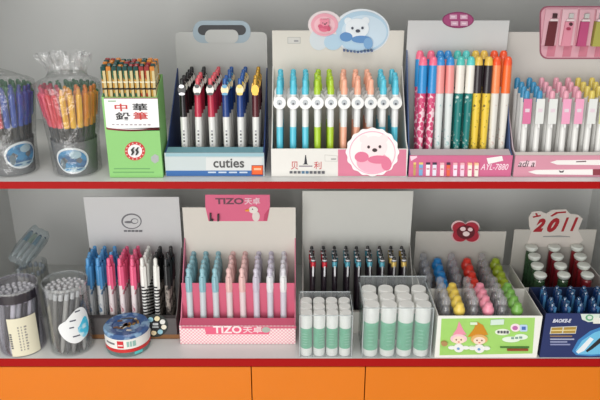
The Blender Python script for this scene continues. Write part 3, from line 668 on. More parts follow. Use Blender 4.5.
# second tub with white drop-shaped sticker
t, c, h = clear_tub('clear tub of grey refill pens with white and blue sticker', 66.5, 357, 59.5, 280.5, .0355, 'grey refill pen', [GP, M((176, 174, 172), .25, .2), M((46, 46, 50), .3, .2, .2), M((140, 138, 138), .3, .2)], PL((200, 200, 202)), 'the white stickered tub', 5, .93, .9)
def drop_shape(u):
    w = math.sin(math.pi*min(1, max(0, u)))**.55
    lo = h*.44-.030*w; hi = h*.44+.016*w+.026*max(0, u-.25)*w*1.7
    return (lo, hi)
wrap(t, .0355, 0, 0, -.2, 1.3, .0006, PL((236, 238, 238)), 'sticker', drop_shape, 28)
def drop2(u):
    w = math.sin(math.pi*u)**.6; return (h*.36-.014*w, h*.42+.024*w*u)
wrap(t, .0355, 0, 0, .66, 1.22, .0010, patt((70, 190, 224), (206, 234, 240), 60, 'noise', .55), 'sticker_picture', drop2, 20)
for z0, a0, a1 in ((.66, .62, .86), (.54, .35, .62), (.44, .3, .5), (.3, .4, .75)):
    wrap(t, .0355, h*z0-.001, h*z0+.0012, a0, a1, .0009, M((70, 74, 90), .5), 'sticker_lettering')
# tub behind them with a packet of pale pens lying across it
cb = gz(31, 345, 0)
Y0 = .115
tb_x = at(32, 270, Y0+.03).x; R2 = .028; hh2 = at(32, 263, Y0+.028).z
t = thing('clear_tub', 'small clear tub of pens standing behind the two labelled tubs', 'plastic tub', (tb_x, Y0+R2, 0))
MB().lathe([(R2, 0), (R2, hh2), (R2-.0011, hh2), (R2-.0011, .0012), (.0004, .0012), (.0004, 0)], CLEAR, 32, caps=False).build('wall', t)
lo = MB(); lo.lathe([(.001, 0), (.0028, .006), (.0038, .014), (.0038, hh2*.82)], M((206, 206, 196), .35), 10); en = MB(); cyl(en, PL((160, 168, 176)), hh2*.82, hh2*.9, .0034, .0032, .002, 10)
ms = [('barrel', proto_mesh('barrel', lo)), ('end_cap', proto_mesh('end_cap', en))]
for i in range(14):
    a = 2*math.pi*i/14; rr = R2-.0065
    o = thing('ballpoint_pen', 'pale pen standing in the small tub behind the labelled tubs', 'pen', (tb_x+rr*math.sin(a), Y0+R2-rr*math.cos(a), .0014), 'pens in the small rear tub')
    for nme, me in ms: link(nme, me, o)
# packet: bag with five pale blue pens, leaning on the rim of that tub against the cabinet back
pA = at(20, 262, Y0+.03); pA.z = hh2+.007; pB = at(39, 234, Y0+.115)
dv = (pB-pA); Lk = dv.length; zq = dv.normalized(); xq = zq.cross(Vector((0, 1, 0))).normalized()*-1
yq = zq.cross(xq).normalized(); RT = Matrix((xq, yq, zq)).transposed()
pk = MB(); pk.lathe([(.003, -.012), (.017, -.004), (.0205, Lk*.3), (.0205, Lk*.9), (.018, Lk+.004), (.002, Lk+.009)], film((246, 251, 253), .12, (228, 238, 242), .05, .14, .6), 24, caps=True, wob=lambda r, z, a: r*(1+.06*math.sin(5*a+z*90))*(1 if abs(math.cos(a)) > .7 else .62))
pko = pk.build('plastic_packet', None, pA); pko.rotation_euler = RT.to_euler()
tag(pko, 'clear packet of pale blue pens lying aslant on the small rear tub', 'packet')
for i in range(4):
    m_ = [PL((150, 190, 214)), PL((196, 214, 190)), PL((150, 190, 214)), PL((214, 224, 226))][i]
    lo = MB(); lo.lathe([(.0012, .0), (.0036, .012), (.0038, Lk*.55)], PL((226, 230, 230)), 10); up = MB(); cyl(up, m_, Lk*.55, Lk*.93, .004, .004, .003, 10); bt_ = MB(); cyl(bt_, PL((60, 90, 130)), Lk*.93, Lk*.98, .0026, .0026, .001, 8)
    o = thing('ballpoint_pen', f"pale blue pen, {ORD[i]} from left in the slanting clear packet", 'pen', pA+RT @ Vector(((i-1.5)*.0088, 0, 0)), 'pens in the slanting packet', RT.to_euler())
    for nme, mb in (('lower_barrel', lo), ('upper_barrel', up), ('push_button', bt_)): mb.build(nme, o)
# ---- display with blue, pink, white and black pens
d = display('pen_display', 'brown-based pen display with grey oval crest on its white back card', 81, 177.5, 339, 318.5, 247.5, 197, .1, Z, CARD((96, 92, 90)), CARD((84, 80, 80)), CARD((206, 206, 206)))
BLp = PL((84, 156, 212)); PKp = PL((236, 100, 140)); WHp = PL((236, 236, 230)); BKp = PL((30, 30, 32))
BW = patt((222, 224, 224), (60, 110, 150), 120, 'noise', .6); PW = patt((228, 216, 216), (170, 70, 90), 120, 'noise', .62); KW = patt((232, 232, 228), (26, 26, 28), 55, 'wave', .5); KS = patt((150, 140, 132), (60, 54, 52), 150, 'noise', .5)
kb, kp, kw, kk_ = (k_gel, BLp, BW), (k_gel, PKp, PW), (k_gel, WHp, KW), (k_gel, BKp, KS)
pens(d, [kb, kb, kp, kp, kp, kw, kw, kk_], [90.2, 100.8, 111.6, 122.8, 133.8, 145.2, 156.8, 168.4], 300, 258, 248, 5, .0118, .018, 315, math.radians(6), .0047, [286],
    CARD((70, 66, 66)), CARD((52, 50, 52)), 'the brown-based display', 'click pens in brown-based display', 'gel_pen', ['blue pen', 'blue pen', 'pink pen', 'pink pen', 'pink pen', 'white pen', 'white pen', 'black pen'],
    rowkind=lambda i, k: ((kb, 'blue pen') if i == 2 and k > 1 else (kk_, 'black pen') if i == 6 and k > 0 else None))
f = d['fp']; yf = d['yf']
q = Decal(yf); q.poly([(88, 334.5), (180, 334.5), (180, 338.6), (88, 338.6)], CARD((132, 90, 50))); q.build('printed_brown_edge', f)
q = Decal(yf-.0006, th=.0002); q.poly(ell(155.5, 325.5, 12.6, 11.4, 32), CARD((40, 46, 44)))
for k in range(8):
    a = 2*math.pi*k/8+.2; q.poly(ell(155.5+8.6*math.cos(a), 325.5+7.4*math.sin(a), 2.7, 2.4, 12), CARD([(232, 226, 206), (150, 200, 214), (236, 222, 180), (226, 226, 220)][k % 4]))
q.poly(ell(155.5, 325.5, 5.4, 4.8, 20), CARD((22, 24, 26))); q.poly(rect(153, 322.4, 158.4, 324.6), CARD((200, 204, 204))); q.poly(rect(152.6, 325.6, 158.8, 327), CARD((180, 186, 186)))
q.build('round_label', f, 'round flower patterned label')
q = Decal(d['yb']); DG = M((110, 110, 114), .6); WBk = CARD((206, 206, 206))
q.poly(ell(131.5, 221.2, 10.2, 7.8, 32), DG); q.poly(ell(131.8, 221.4, 8.8, 6.6, 32), WBk); q.poly(ell(128.6, 222, 4.2, 1.2, 16), DG); q.poly(ell(134.5, 221, 3.8, 2.8, 18), DG); q.poly(ell(134.9, 220.9, 2.9, 2.0, 18), WBk)
for k in range(5): q.poly(rect(124+k*3.8, 230, 127+k*3.8, 231.6), DG)
q.build('printed_crest', d['bp'])
# ---- low round tin
c = gz(123.6, 357.8, 0); R = .0362; c = Vector((c.x, c.y+R, 0)); ht = at(125, 324.5, c.y).z
t = thing('round_tub', 'low round tub with blue lid and white label banded red', 'tub', c)
MB().lathe([(R*.96, 0), (R, .004), (R, ht-.006), (.0005, ht-.006)], film((210, 232, 232), .35, (150, 180, 176), .1, .12), 36, caps=False).build('body', t)
wrap(t, R, ht*.40, ht*.84, -2.4, 2.4, .0006, CARD((238, 236, 230)), 'paper_label', n=40)
wrap(t, R, ht*.24, ht*.39, -2.4, 2.4, .0006, M((206, 44, 44), .4), 'red_band', n=40)
wrap(t, R, ht*.46, ht*.78, -.22, .06, .0010, M((210, 40, 50), .4), 'red_logo_square', n=6)
wrap(t, R, ht*.56, ht*.62, -.19, .03, .0014, CARD((245, 220, 216)), 'logo_bar', n=6)
for a0, a1 in ((.2, .3), (.34, .42), (.46, .6)): wrap(t, R, ht*.5, ht*.74, a0, a1, .0010, M((150, 190, 180), .5), 'label_lettering', n=4)
wrap(t, R, ht*.58, ht*.66, -.85, -.35, .0010, M((120, 120, 124), .5), 'label_lettering', n=6)
wrap(t, R, ht*.1, ht*.22, .5, .9, .0007, M((90, 190, 190), .4), 'teal_patch', n=6)
lid = MB(); lid.lathe([(R+.0012, ht-.006), (R+.0014, ht-.001), (R-.001, ht+.0016), (R*.66, ht+.0006), (R*.64, ht-.001), (.0005, ht-.001), ], patt((66, 98, 148), (140, 174, 204), 60, 'noise', .55, .2), 40, caps=False)
lo_ = lid.build('lid', t)
ins = MB(); 
for k in range(26):
    a = random.uniform(0, 6.28); r_ = random.uniform(0, R*.55); m_ = random.choice([M((190, 150, 90), .3, .6), M((120, 90, 70), .4), M((60, 70, 100), .3), M((210, 205, 190), .35)])
    ins.box(-.004, .004, -.0016, .0016, 0, .0016, m_, Matrix.Translation((r_*math.cos(a), r_*math.sin(a), ht-.0008)) @ Matrix.Rotation(random.uniform(0, 3), 4, 'Z'))
ins.build('lid_picture', lo_)
# ---- pink gingham display
d = display('pen_display', 'pink gingham pen display with pink header tab on cream back card', 180.5, 295.5, 344, 326, 238, 207.5, .1, Z, CARD((226, 130, 156)), patt((246, 226, 224), (232, 170, 180), 330, 'checker'), CARD((222, 216, 206)))
PKC = CARD((204, 92, 120))
TLp = PL((142, 188, 198)); PCp = PL((228, 186, 182)); LLp = PL((200, 194, 208)); WLp = PL((214, 212, 218)); LOW = PL((200, 208, 212)); LOP = PL((222, 204, 206))
kk = [(k_pearl, LOW, TLp, TLp)]*3+[(k_pearl, LOP, PCp, PCp)]*2+[(k_pearl, PL((206, 200, 212)), LLp, LLp), (k_pearl, PL((206, 202, 212)), PL((226, 226, 230)), LLp), (k_pearl, PL((206, 202, 212)), PL((230, 230, 230)), WLp)]
pens(d, kk, [189.5, 202.3, 215.8, 229.6, 243, 256.6, 270.4, 283.4], 295, 268, 251, 5, .0155, .026, 318, math.radians(6), .0057, [293, 277],
    PKC, PKC, 'the gingham display', 'pearly pens in gingham display', 'ballpoint_pen', ['teal pearly pen']*3+['peach pearly pen']*2+['lilac pearly pen', 'white clipped pen', 'white clipped pen'], div=(283, PKC))
f = d['fp']; yf = d['yf']
q = Decal(yf); q.poly([(181.2, 326.3), (296.4, 326.3), (296.2, 328.4), (181.4, 328.4)], PKC); q.poly([(204.5, 327), (271, 327), (269, 334.2), (206, 334.2)], CARD((228, 96, 128))); q.build('printed_pink_plate', f)
text('TIZO', (213.5, 325.8, 241.5, 333.2), yf-.0005, CARD((246, 226, 226)), f, bold=.03)
text('天卓', (243, 326.2, 262, 333), yf-.0005, CARD((240, 210, 214)), f, bold=.02)
q = Decal(yf-.0004); q.poly(ell(266, 329.8, 4.4, 2.8, 16), CARD((170, 180, 170))); q.build('printed_bird', f)
q = Decal(d['yb'], th=.0006)
q.poly([(205.2, 194.6), (269.8, 194.6), (270, 206), (267.2, 221), (208.6, 221), (205.4, 207)], CARD((224, 104, 138)))
q.poly([(264.5, 214), (269.6, 207.5), (267, 220.6), (263.5, 220.6)], CARD((196, 70, 106)))
q.poly(ell(256, 216, 3.8, 5, 20), CARD((232, 220, 214))); q.poly(ell(253.4, 209.4, 4.6, 3.4, 20), CARD((238, 230, 222))); q.poly([(249, 208.6), (245, 209.6), (246, 211), (249.6, 210.6)], CARD((236, 160, 60))); q.poly(ell(252.6, 208.6, .6, .6, 8), BLACK)
q.poly(rect(209.8, 212.6, 211.4, 220.2), M((50, 34, 40), .5)); q.poly(rect(211.4, 218.6, 213.4, 220.2), M((50, 34, 40), .5)); q.poly([(217.6, 213.4), (219.2, 213.4), (219.2, 220.2), (217.6, 220.2)], M((50, 34, 40), .5))
tb = q.build('header_tab', d['bp'], 'pink header tab with a white bird')
text('TIZO', (215.5, 198, 243.5, 204.2), d['yb']-.0008, M((104, 62, 78), .5), tb, bold=.03)
text('天卓', (244.5, 197.6, 260, 204.4), d['yb']-.0008, CARD((240, 206, 214)), tb, bold=.02)
# ---- black pen display behind the glue sticks
d = display('pen_display', 'plain white display of black pens standing behind the glue sticks', 302.5, 414.5, 333, 312, 243, 191, .1, Z, CARD((196, 194, 188)), WHITE, CARD((208, 208, 202)))
bands = [M((196, 40, 56), .25, .3, .4)]*2+[M((84, 158, 176), .25, .3, .4)]*5+[M((206, 176, 96), .25, .4, .4)]*2
pens(d, [(k_dark, b) for b in bands], [312.5, 324.1, 335.7, 347.3, 358.9, 370.5, 382.1, 393.7, 405.3], 262, 256.5, 246, 4, .0135, .02, 310, math.radians(6), .0043, [262.5, 267.5],
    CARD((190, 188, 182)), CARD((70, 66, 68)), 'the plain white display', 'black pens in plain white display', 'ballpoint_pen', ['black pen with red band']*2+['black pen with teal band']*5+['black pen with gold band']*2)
# ---- glue stick packs
def glue_pack(px, pb, ptop, splits, r, what, bag_px, bag_top, flap):
    c0 = gz(px[0], pb, 0); y0 = max(c0.y, .002)+r
    xs = [at(p, pb-20, y0-r*.5).x for p in px]
    h = at(px[1], ptop, y0-r).z
    z1, z2 = at(px[1], splits[0], y0-r).z, at(px[1], splits[1], y0-r).z
    b = MB(); b.lathe([(r*.93, 0), (r*.97, .002), (r*.97, z2)], PL((236, 236, 232)), 22)
    l = MB(); l.lathe([(r*.985, z2), (r*.985, z1)], patt((92, 180, 142), (108, 192, 156), 30, 'noise'), 22, caps=False)
    for k in range(5): l.box(-.004, .004, -r*.985-.0002, -r*.97, z2+(z1-z2)*(.2+.13*k), z2+(z1-z2)*(.2+.13*k)+.0012, M((136, 200, 170), .5))
    cp = MB(); cp.lathe([(r*.985, z1), (r*.985, h-.002), (r*.93, h), ], PL((240, 240, 236)), 22)
    ms = [('base', proto_mesh('base', b), None), ('label', proto_mesh('label', l), 'green label sleeve'), ('cap', proto_mesh('cap', cp), 'white cap')]
    for j in range(3):
        for i, x in enumerate(xs):
            o = thing('glue_stick', f"glue stick, {ORD[i]} from left in {['front','middle','back'][j]} row of {what}", 'glue stick', (x, y0+j*2.03*r, .0006), 'glue sticks in '+what, (0, 0, random.uniform(-.4, .4)))
            for n, me, lb in ms:
                k = link(n, me, o)
                if lb: k['label'] = lb
    X0, X1 = xs[0]-r*1.1, xs[-1]+r*1.1; Y0, Y1 = y0-r*1.06, y0+2*2.03*r+r*1.03; th = .0003
    F_ = film((254, 255, 255), .08, (240, 246, 248), .02, .12, .2)
    m = MB(); hb = h+.004
    m.box(X0, X1, Y0-th, Y0, 0, hb-.003, F_); m.box(X0, X1, Y1, Y1+th, 0, hb+flap, F_)
    m.box(X0-th, X0, Y0, Y1, 0, hb, F_); m.box(X1, X1+th, Y0, Y1, 0, hb, F_)
    m.box(X0, X1, Y0, Y1, 0, .0003, F_)
    # open flaps at the mouth of the bag
    m.prism([(Y0+.004, hb), (Y1, hb), (Y1, hb+flap+.006), (Y1-.016, hb+flap*.5)], X0-th-.002, X0-.002, F_, axis='x')
    m.prism([(Y0+.01, hb), (Y1, hb), (Y1, hb+flap)], X1+.002, X1+.002+th, F_, axis='x')
    ED = film((235, 240, 240), .55, (222, 230, 232), .15, .15)
    for x in (X0, X1): m.box(x-.0006, x+.0006, Y0-.0006, Y0+.0006, 0, hb-.003, ED)
    m.box(X0, X1, Y1-.0004, Y1+.0008, hb+flap-.0012, hb+flap, ED); m.box(X0, X1, Y0-.0008, Y0+.0004, hb-.0042, hb-.003, ED); m.box(X0-.0008, X0+.0004, Y0, Y1, hb-.001, hb, ED); m.box(X1-.0004, X1+.0008, Y0, Y1, hb-.001, hb, ED)
    cxm = (X0+X1)/2
    for v in m.v: v.x -= cxm; v.y -= Y0
    o = m.build('plastic_bag', None, (cxm, Y0, 0.0001)); tag(o, f'clear plastic bag around {what}', 'plastic bag', 'clear bags of glue sticks')
glue_pack([306.3, 319.3, 332.2, 345.2], 356.8, 315.5, (329.5, 349.3), .0098, 'the smaller clear glue pack', None, None, .006)
glue_pack([370.8, 388, 405, 422], 358, 308, (324, 351), .0127, 'the larger clear glue pack', None, None, .012)
# ---- small item boxes on the right
def open_box(name, label, px0, px1, pb, ptop, depth, side, front, back, hback=None, backm=None, cat='box'):
    a = gz(px0, pb, 0); b = gz(px1, pb, 0); yf = max(a.y, .0005); x0, x1 = a.x, b.x; cx = (x0+x1)/2; th = .0015
    h = at((px0+px1)/2, ptop, yf).z
    r = thing(name, label, cat, (cx, yf, 0))
    fp = MB().box(x0-cx, x1-cx, 0, th, 0, h, front).build('front_panel', r)
    for X in (x0-cx, x1-cx-th): MB().box(X, X+th, th, depth, 0, h, side).build('side_panel', r)
    hb = h if hback is None else at((px0+px1)/2, hback, yf+depth).z
    bp = MB().box(x0-cx, x1-cx, depth, depth+th, 0, hb, backm or back).build('back_panel', r)
    MB().box(x0-cx+th, x1-cx-th, th, depth, 0.0001, .001, back).build('bottom', r)
    return dict(r=r, x0=x0, x1=x1, cx=cx, yf=yf, yb=yf+depth, h=h, fp=fp, bp=bp, Z=0)
CLR = film((252, 252, 254), .13, (238, 239, 242), .09, .1)
def blob_proto(col, clear, H_, r):
    if clear:
        b = MB(); b.lathe([(r*.85, 0), (r, .003), (r, H_*.5), (r*.7, H_*.58)], CLR, 14)
        u = MB(); u.lathe([(r*.7, H_*.58), (r*.86, H_*.66), (r*.8, H_*.78), (r*.55, H_*.82), (r*.78, H_*.89), (r*.66, H_*.97), (r*.2, H_)], CLR, 14)
        i = MB(); i.lathe([(r*.4, .003), (r*.45, H_*.45), (r*.2, H_*.7)], M((84, 82, 92), .3, .2), 8)
        return [('body', proto_mesh('body', b)), ('cap', proto_mesh('cap', u)), ('core', proto_mesh('core', i))]
    c = PL(col); b = MB(); b.lathe([(r*.85, 0), (r*.95, .003), (r*.95, H_*.42), (r*.8, H_*.48)], CLR, 14)
    u = MB(); zz = H_-r*2.35; u.lathe([(r*.75, zz), (r*.98, zz+r*.4), (r*1.04, zz+r*.85), (r*.95, zz+r*1.3), (r*.74, zz+r*1.58), (r*.74, zz+r*1.75), (r*.66, zz+r*2.1), (r*.38, zz+r*2.3), (r*.08, zz+r*2.35)], c, 16)
    return [('body', proto_mesh('body', b)), ('cap', proto_mesh('cap', u))]
def fill(d, cols, pxs, pref, yo, pitch, rows, H_, r, step, nm, cat, where, group, names):
    t = MB(); X0, X1 = d['x0']-d['cx']+.0018, d['x1']-d['cx']-.0018
    for k in range(rows):
        ya = yo+(k-.5)*pitch; yb = ya+pitch
        if k == 0: ya = .0018
        if k == rows-1: yb = d['yb']-d['yf']-.0004
        t.box(X0, X1, ya, yb, .0011, .002+k*step, CARD((150, 146, 142)))
    t.build('tray', d['r'])
    cache = {}
    rn = {2: ['front row', 'back row'], 3: ['front row', 'middle row', 'back row'], 4: ['front row', 'second row', 'third row', 'back row']}[rows]
    for i, p in enumerate(pxs):
        key = str(cols[i])
        if key not in cache: cache[key] = blob_proto(cols[i], cols[i] is None, H_*(1.13 if cols[i] is None else 1), r*(.92 if cols[i] is None else 1))
        x = at(p, pref, d['yf']+yo).x
        for k in range(rows):
            o = thing(nm, f"{names[i]}, {ORD[i]} from left in {rn[k]} of {where}", cat, (x, d['yf']+yo+k*pitch, .0021+k*step), group, (0, 0, random.uniform(0, 6)))
            for n, me in cache[key]: link(n, me, o)
# green box in front
d1 = open_box('carton', 'white open carton with green cartoon front at the shelf edge', 434.5, 536.5, 357.6, 316, .088, WHITE, CARD((238, 238, 230)), WHITE)
GH = at(480, 300, d1['yf']+.02).z
fill(d1, [None, (236, 206, 90), None, (240, 150, 170), None, (120, 176, 80)], [446.5, 460, 474.5, 489, 503, 518], 302, .018, .0195, 4, at(480, 302.5, d1['yf']+.018).z-.002, .0093, .0012, 'novelty_bottle', 'bottle', 'the green front carton', 'small bottles in the green front carton',
    ['clear bottle', 'yellow capped bottle', 'clear bottle', 'pink capped bottle', 'clear bottle', 'green capped bottle'])
yf = d1['yf']; f = d1['fp']
q = Decal(yf); q.poly([(441.5, 318.6), (535, 317.6), (532.4, 353.4), (439.4, 355.2)], M((164, 214, 110), .5)); q.build('printed_green_area', f)
q = Decal(yf-.0006, th=.0002); SK = CARD((248, 222, 200)); WHf = CARD((240, 240, 236)); DKb = CARD((120, 80, 50))
q.poly([(459, 321), (463.4, 330), (466.6, 334.6), (452.6, 334.6), (456.6, 329)], CARD((236, 150, 170))); q.poly([(476.5, 321.5), (483, 325), (488, 334.6), (467.6, 336.8), (474, 328.6)], CARD((206, 140, 30)))
for cx_, cc in ((458.6, (244, 200, 208)), (479, (226, 180, 110))):
    q.poly(ell(cx_, 338.6, 8.4, 4.6, 22), CARD(cc)); q.poly(ell(cx_, 339.8, 6, 3.7, 20), SK)
    q.poly(ell(cx_-2.4, 339.4, .8, .8, 8), DKb); q.poly(ell(cx_+2.4, 339.4, .8, .8, 8), DKb); q.poly(ell(cx_, 341.6, 1, .5, 8), CARD((220, 110, 110)))
    q.poly(ell(cx_, 347.6, 5, 4.2, 18), WHf); q.poly(ell(cx_-7, 347.2, 3.6, 1.7, 12), WHf); q.poly(ell(cx_+7, 347.2, 3.6, 1.7, 12), WHf); q.poly(ell(cx_-.6, 348, 1.5, 1.2, 10), CARD((120, 160, 200)))
q.poly(ell(444, 342.6, 3.2, 2.2, 12), CARD((180, 140, 90)))
q.build('printed_girls', f, 'two girls in pink and orange hats')
q = Decal(yf-.0005); q.poly(ell(502.5, 332, 7.6, 3.2, 18), CARD((236, 242, 226))); q.poly(ell(515.4, 327.6, 5, 4, 18), CARD((246, 226, 232))); q.poly(rrect(519.6, 324.6, 527.4, 331.4, 1.4), CARD((190, 212, 240))); q.poly(ell(515, 327.8, 2.8, 2.2, 14), CARD((190, 110, 170))); q.poly(rect(521.6, 326.4, 525.6, 329.6), CARD((70, 110, 180)))
q.poly(ell(511, 339.2, 9, 2.8, 20), CARD((232, 244, 226))); q.poly(ell(521, 336.6, 6.6, 2.8, 20), CARD((232, 244, 226)))
q.build('name_plate', f); q = Decal(yf-.001)
for k in range(4): q.poly(rect(497.4+k*3, 330.8, 499.6+k*3, 333.2), M((90, 90, 96), .5)); q.poly(rect(507+k*4, 337.4-.4*k, 510+k*4, 339.4-.4*k), M((130, 160, 150), .5))
q.poly(rect(500, 346.4, 529, 347.4), M((60, 110, 50), .5)); q.poly(rect(507, 348.4, 528, 350.4), M((150, 70, 40), .5))
q.poly([(490.6, 319.6), (504, 319), (503.4, 324), (490.2, 324.6)], CARD((214, 234, 220))); q.poly(rect(470, 322, 477, 324.2), CARD((226, 240, 214)))
q.build('printed_lettering', f)
# box with red badge behind it
yb1 = d1['yb']+.012
pbk = 200+F*math.tan(math.atan2(H, yb1+D)-P)
d2 = open_box('carton', 'white carton with red badge on its back card behind the green carton', 419, 512, pbk, 292, .09, WHITE, WHITE, CARD((190, 186, 178)), hback=231.5)
bh = at(465, 261, d2['yf']+.018+.05).z
fill(d2, [None, (40, 136, 206), None, (236, 64, 50), None, (164, 186, 50)], [429, 444, 458, 475, 490, 505], 275, .017, .02, 4, at(460, 279, d2['yf']+.017).z-.002, .0098, .0035, 'novelty_bottle', 'bottle', 'the red badge carton', 'small bottles in the red badge carton',
    ['clear bottle', 'blue capped bottle', 'clear bottle', 'red capped bottle', 'clear bottle', 'olive capped bottle'])
q = Decal(d2['yb'], th=.0006); RB = M((168, 34, 54), .45)
pts = []
q.poly(ell(458.6, 226.6, 7.4, 6.2, 22), CARD((226, 190, 192))); q.poly(ell(472, 226.6, 7.4, 6.2, 22), CARD((226, 190, 192))); q.poly(ell(458.8, 236, 7.6, 5.8, 22), CARD((222, 180, 184))); q.poly(ell(472, 236, 7.6, 5.8, 22), CARD((222, 180, 184)))
for x, y in ((458.6, 227), (472, 227), (458.8, 235.6), (472, 235.6)): q.poly(ell(465.3+(x-465.3)*.86, 231.2+(y-231.2)*.8, 7.2, 6, 22), RB)
q.poly(ell(465.2, 231.2, 9, 6.6, 20), M((96, 16, 30), .5)); q.poly(ell(462.2, 227.6, 2.8, 2.1, 14), CARD((236, 206, 206))); q.poly(ell(465.4, 232.4, 3.4, 2.4, 14), CARD((240, 214, 212))); q.poly(ell(469.4, 228, 2.4, 1.8, 12), CARD((236, 206, 206)))
q.build('red_badge', d2['bp'])
# blue box at right front
d3 = open_box('carton', 'navy blue open carton of pens at the right end', 539.5, 652, 357.2, 313.5, .085, CARD((24, 30, 62)), CARD((34, 48, 100)), CARD((28, 44, 84)), cat='box')
yf = d3['yf']; f = d3['fp']
BC = film((90, 160, 210), .45, (50, 110, 160), .18, .1); BCD = M((22, 52, 100), .3, 0, .1)
def bluepen():
    Lb = at(570, 302, yf+.016).z-.002; r = .0052
    a = MB(); a.lathe([(.002, 0), (r, .006), (r, Lb*.6)], M((160, 176, 186), .3), 10); b = MB(); cyl(b, BCD, Lb*.6, Lb*.95, r*1.15, r*1.1, .003); c = MB(); cyl(c, BC, Lb*.95, Lb, r*.7, r*.6, .001)
    e = MB(); e.box(-.0018, .0018, -r-.0034, -r-.0016, Lb*.66, Lb*.96, PL((70, 124, 168))); e.box(-.0018, .0018, -r-.002, -r+.001, Lb*.92, Lb*.96, PL((70, 124, 168)))
    return [('barrel', proto_mesh('barrel', a)), ('cap', proto_mesh('cap', b)), ('cap_end', proto_mesh('cap_end', c)), ('clip', proto_mesh('clip', e))]
bp_ = bluepen()
for i in range(6):
    for k in range(4):
        x = d3['x0']+.014+i*.0225+(.004 if k % 2 else 0)
        o = thing('gel_pen', f"blue capped pen, {ORD[i]} from left in {['front row','second row','third row','back row'][k]} of the navy carton", 'pen', (x, yf+.014+k*.0185, .0012), 'blue pens in the navy carton', (0, 0, random.uniform(-.6, .6)))
        for n, me in bp_: link(n, me, o)
text('BAOKE-E', (552.5, 318.8, 571.5, 322.4), yf, CARD((214, 218, 232)), f, shear=.25, bold=.03)
q = Decal(yf)
q.poly([(551, 327), (577, 326), (575.6, 333.6), (549.6, 334)], CARD((206, 206, 196))); q.poly([(551.8, 327.6), (562.6, 327.2), (561.8, 333), (550.6, 333.4)], CARD((172, 140, 60))); q.poly([(564, 327.2), (576.2, 326.8), (575, 332.8), (563, 333)], CARD((172, 140, 60)))
q.poly([(551.4, 329.9), (576, 329.3), (575.8, 330.3), (551.2, 330.9)], CARD((232, 214, 150)))
for y, w_, c_ in ((335.4, 22, (150, 120, 90)), (338.4, 24, (170, 176, 200)), (341, 17, (150, 156, 190)), (343.6, 20, (140, 146, 186))): q.poly(rect(550, y, 550+w_, y+1.2), CARD(c_))
q.build('printed_lines', f)
q = Decal(yf); LB = CARD((110, 190, 226))
q.poly([(572, 351), (578, 340), (590, 331), (606, 325), (640, 322), (640, 353), (590, 356), (576, 355)], CARD((60, 130, 190))); q.poly([(575.4, 350.6), (582, 340.4), (594, 332.6), (610, 327), (640, 324), (640, 351), (592, 354.4), (578, 354)], LB)
q.poly([(576, 351.6), (590, 337), (593.6, 339), (584, 350.6), (578, 353.4)], CARD((232, 238, 240))); q.poly([(585.6, 350.6), (606, 332), (609, 336), (592, 349), (587, 352)], M((40, 40, 44), .4)); q.build('printed_pen_picture', f)
q = Decal(yf-.0006); q.poly([(580.6, 313.9), (600, 313.9), (599, 321.4), (588, 322), (582, 319.4)], CARD((214, 226, 214))); q.poly(ell(589.4, 317.6, 4, 3.2, 16), CARD((110, 170, 130))); q.poly(ell(589.6, 317.4, 2.4, 1.8, 14), CARD((214, 226, 214))); q.poly(rect(593, 317.6, 602, 323.4), CARD((230, 230, 220))); q.build('paper_sticker', f)
# 2011 box behind
yb3 = d3['yb']+.012
pbk3 = 200+F*math.tan(math.atan2(H, yb3+D)-P)
d4 = open_box('carton', 'white carton of mushroom capped bottles under the red dated sign', 519, 603, pbk3, 288, .085, WHITE, WHITE, CARD((184, 180, 172)), hback=229.5)
t = MB(); X0, X1 = d4['x0']-d4['cx']+.0018, d4['x1']-d4['cx']-.0018
for k in range(4):
    ya = .0018 if k == 0 else .018+(k-.5)*.0195; yb_ = min(.018+(k+.5)*.0195, .0846) if k < 3 else .0846
    t.box(X0, X1, ya, yb_, .0011, .002+k*.0085, CARD((150, 146, 142)))
t.build('tray', d4['r'])
Hm = at(560, 273, d4['yf']+.018).z-.002
def mush(body):
    r = .0098
    a = MB(); a.lathe([(r*.8, 0), (r*.9, .003), (r*.9, Hm-.014), (r*.6, Hm-.0105)], body, 14)
    b = MB(); b.lathe([(r*.7, Hm-.0105), (r*1.02, Hm-.008), (r*1.16, Hm-.0035), (r*1.0, Hm-.001), (r*.5, Hm)], PL((222, 226, 218)), 18)
    return [('body', proto_mesh('body', a), None), ('cap', proto_mesh('cap', b), 'white dome cap')]
mm = [mush(film((110, 150, 110), .5, (70, 110, 74), .1, .15)), mush(PL((124, 30, 40))), mush(PL((134, 34, 40)))]
for i, p in enumerate((540, 563.5, 587)):
    for k in range(4):
        x = at(p, 277, d4['yf']+.018).x
        mi = [0, 0, 0, 0] if i == 0 else ([0, 1, 1, 1] if i == 1 else [1, 2, 2, 2])
        o = thing('novelty_bottle', f"white capped {'green' if mi[k] == 0 else 'red'} bottle, {ORD[i]} from left in {['front row','second row','third row','back row'][k]} under the dated sign", 'bottle', (x, d4['yf']+.018+k*.0195, .0021+k*.0085), 'mushroom capped bottles in the white carton')
        for n, me, lb in mm[mi[k]]:
            cc = link(n, me, o)
            if lb: cc['label'] = lb
q = Decal(d4['yb'], th=.0006); SG = CARD((206, 198, 190)); 
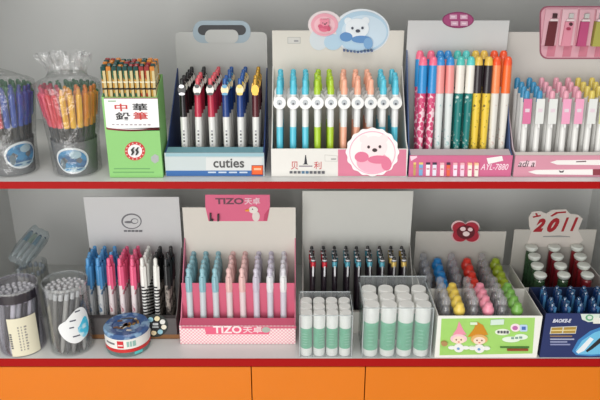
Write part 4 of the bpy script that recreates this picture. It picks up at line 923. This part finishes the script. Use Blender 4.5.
q.poly([(529, 226), (528.6, 217), (532, 211.6), (540, 210.8), (546, 213.4), (552, 209.8), (566, 209.2), (570, 213.6), (578, 214.6), (582.6, 218.6), (580, 225), (578, 230), (583, 240), (576, 246.6), (534, 246.6), (527.4, 243), (531, 232)], SG)
sg = q.build('dated_sign', d4['bp'])
RS = M((160, 26, 36), .45)
for ch, bx in (('2', (533, 218.4, 546, 231.8)), ('0', (546.4, 217.8, 560, 232.2)), ('1', (561, 217.4, 569, 231.4)), ('1', (570, 217.4, 578.4, 231))): text(ch, bx, d4['yb']-.0007, RS, sg, shear=.4, bold=.06)
q = Decal(d4['yb']-.0006)
for pts in ([(550, 216), (556, 212), (566, 211.2), (566, 212.8), (558, 213.4), (552, 216.6)], [(535, 213.4), (537, 213), (538.4, 216.6), (536.8, 217)], [(532.6, 216.4), (540.8, 214.8), (540.6, 216.2), (533, 217.8)], [(543, 236), (560, 235.4), (570, 236.4), (570, 237), (543, 237)]): q.poly(pts, RS if pts[0][1] < 230 else CARD((150, 150, 146)))
q.build('printed_strokes', sg)
# ------------------------------------------------------------------ light
def area(name, loc, target, sx, sy, power, col):
    l = bpy.data.lights.new(name, 'AREA'); l.shape = 'RECTANGLE'; l.size = sx; l.size_y = sy; l.energy = power; l.color = col
    o = bpy.data.objects.new(name, l); COL.objects.link(o); o.location = loc
    o.rotation_euler = (Vector(target)-Vector(loc)).to_track_quat('-Z', 'Y').to_euler(); return o
area('window_daylight', (-.8, -2.4, .36), (0, .1, .2), 2.2, 2.0, 50, (1, .98, .95))
area('ceiling_lamp', (.1, -1.3, 2.3), (0, -.2, 0), 1.2, .6, 20, (1, .95, .88))
w = bpy.data.worlds.new('room_light'); SC.world = w; w.use_nodes = True
w.node_tree.nodes['Background'].inputs['Color'].default_value = (.95, .97, 1, 1); w.node_tree.nodes['Background'].inputs['Strength'].default_value = .58
SC.view_settings.view_transform = 'Standard'; SC.view_settings.look = 'None'; SC.view_settings.gamma = 1; SC.view_settings.use_curve_mapping = False
SC.view_settings.exposure = -.14
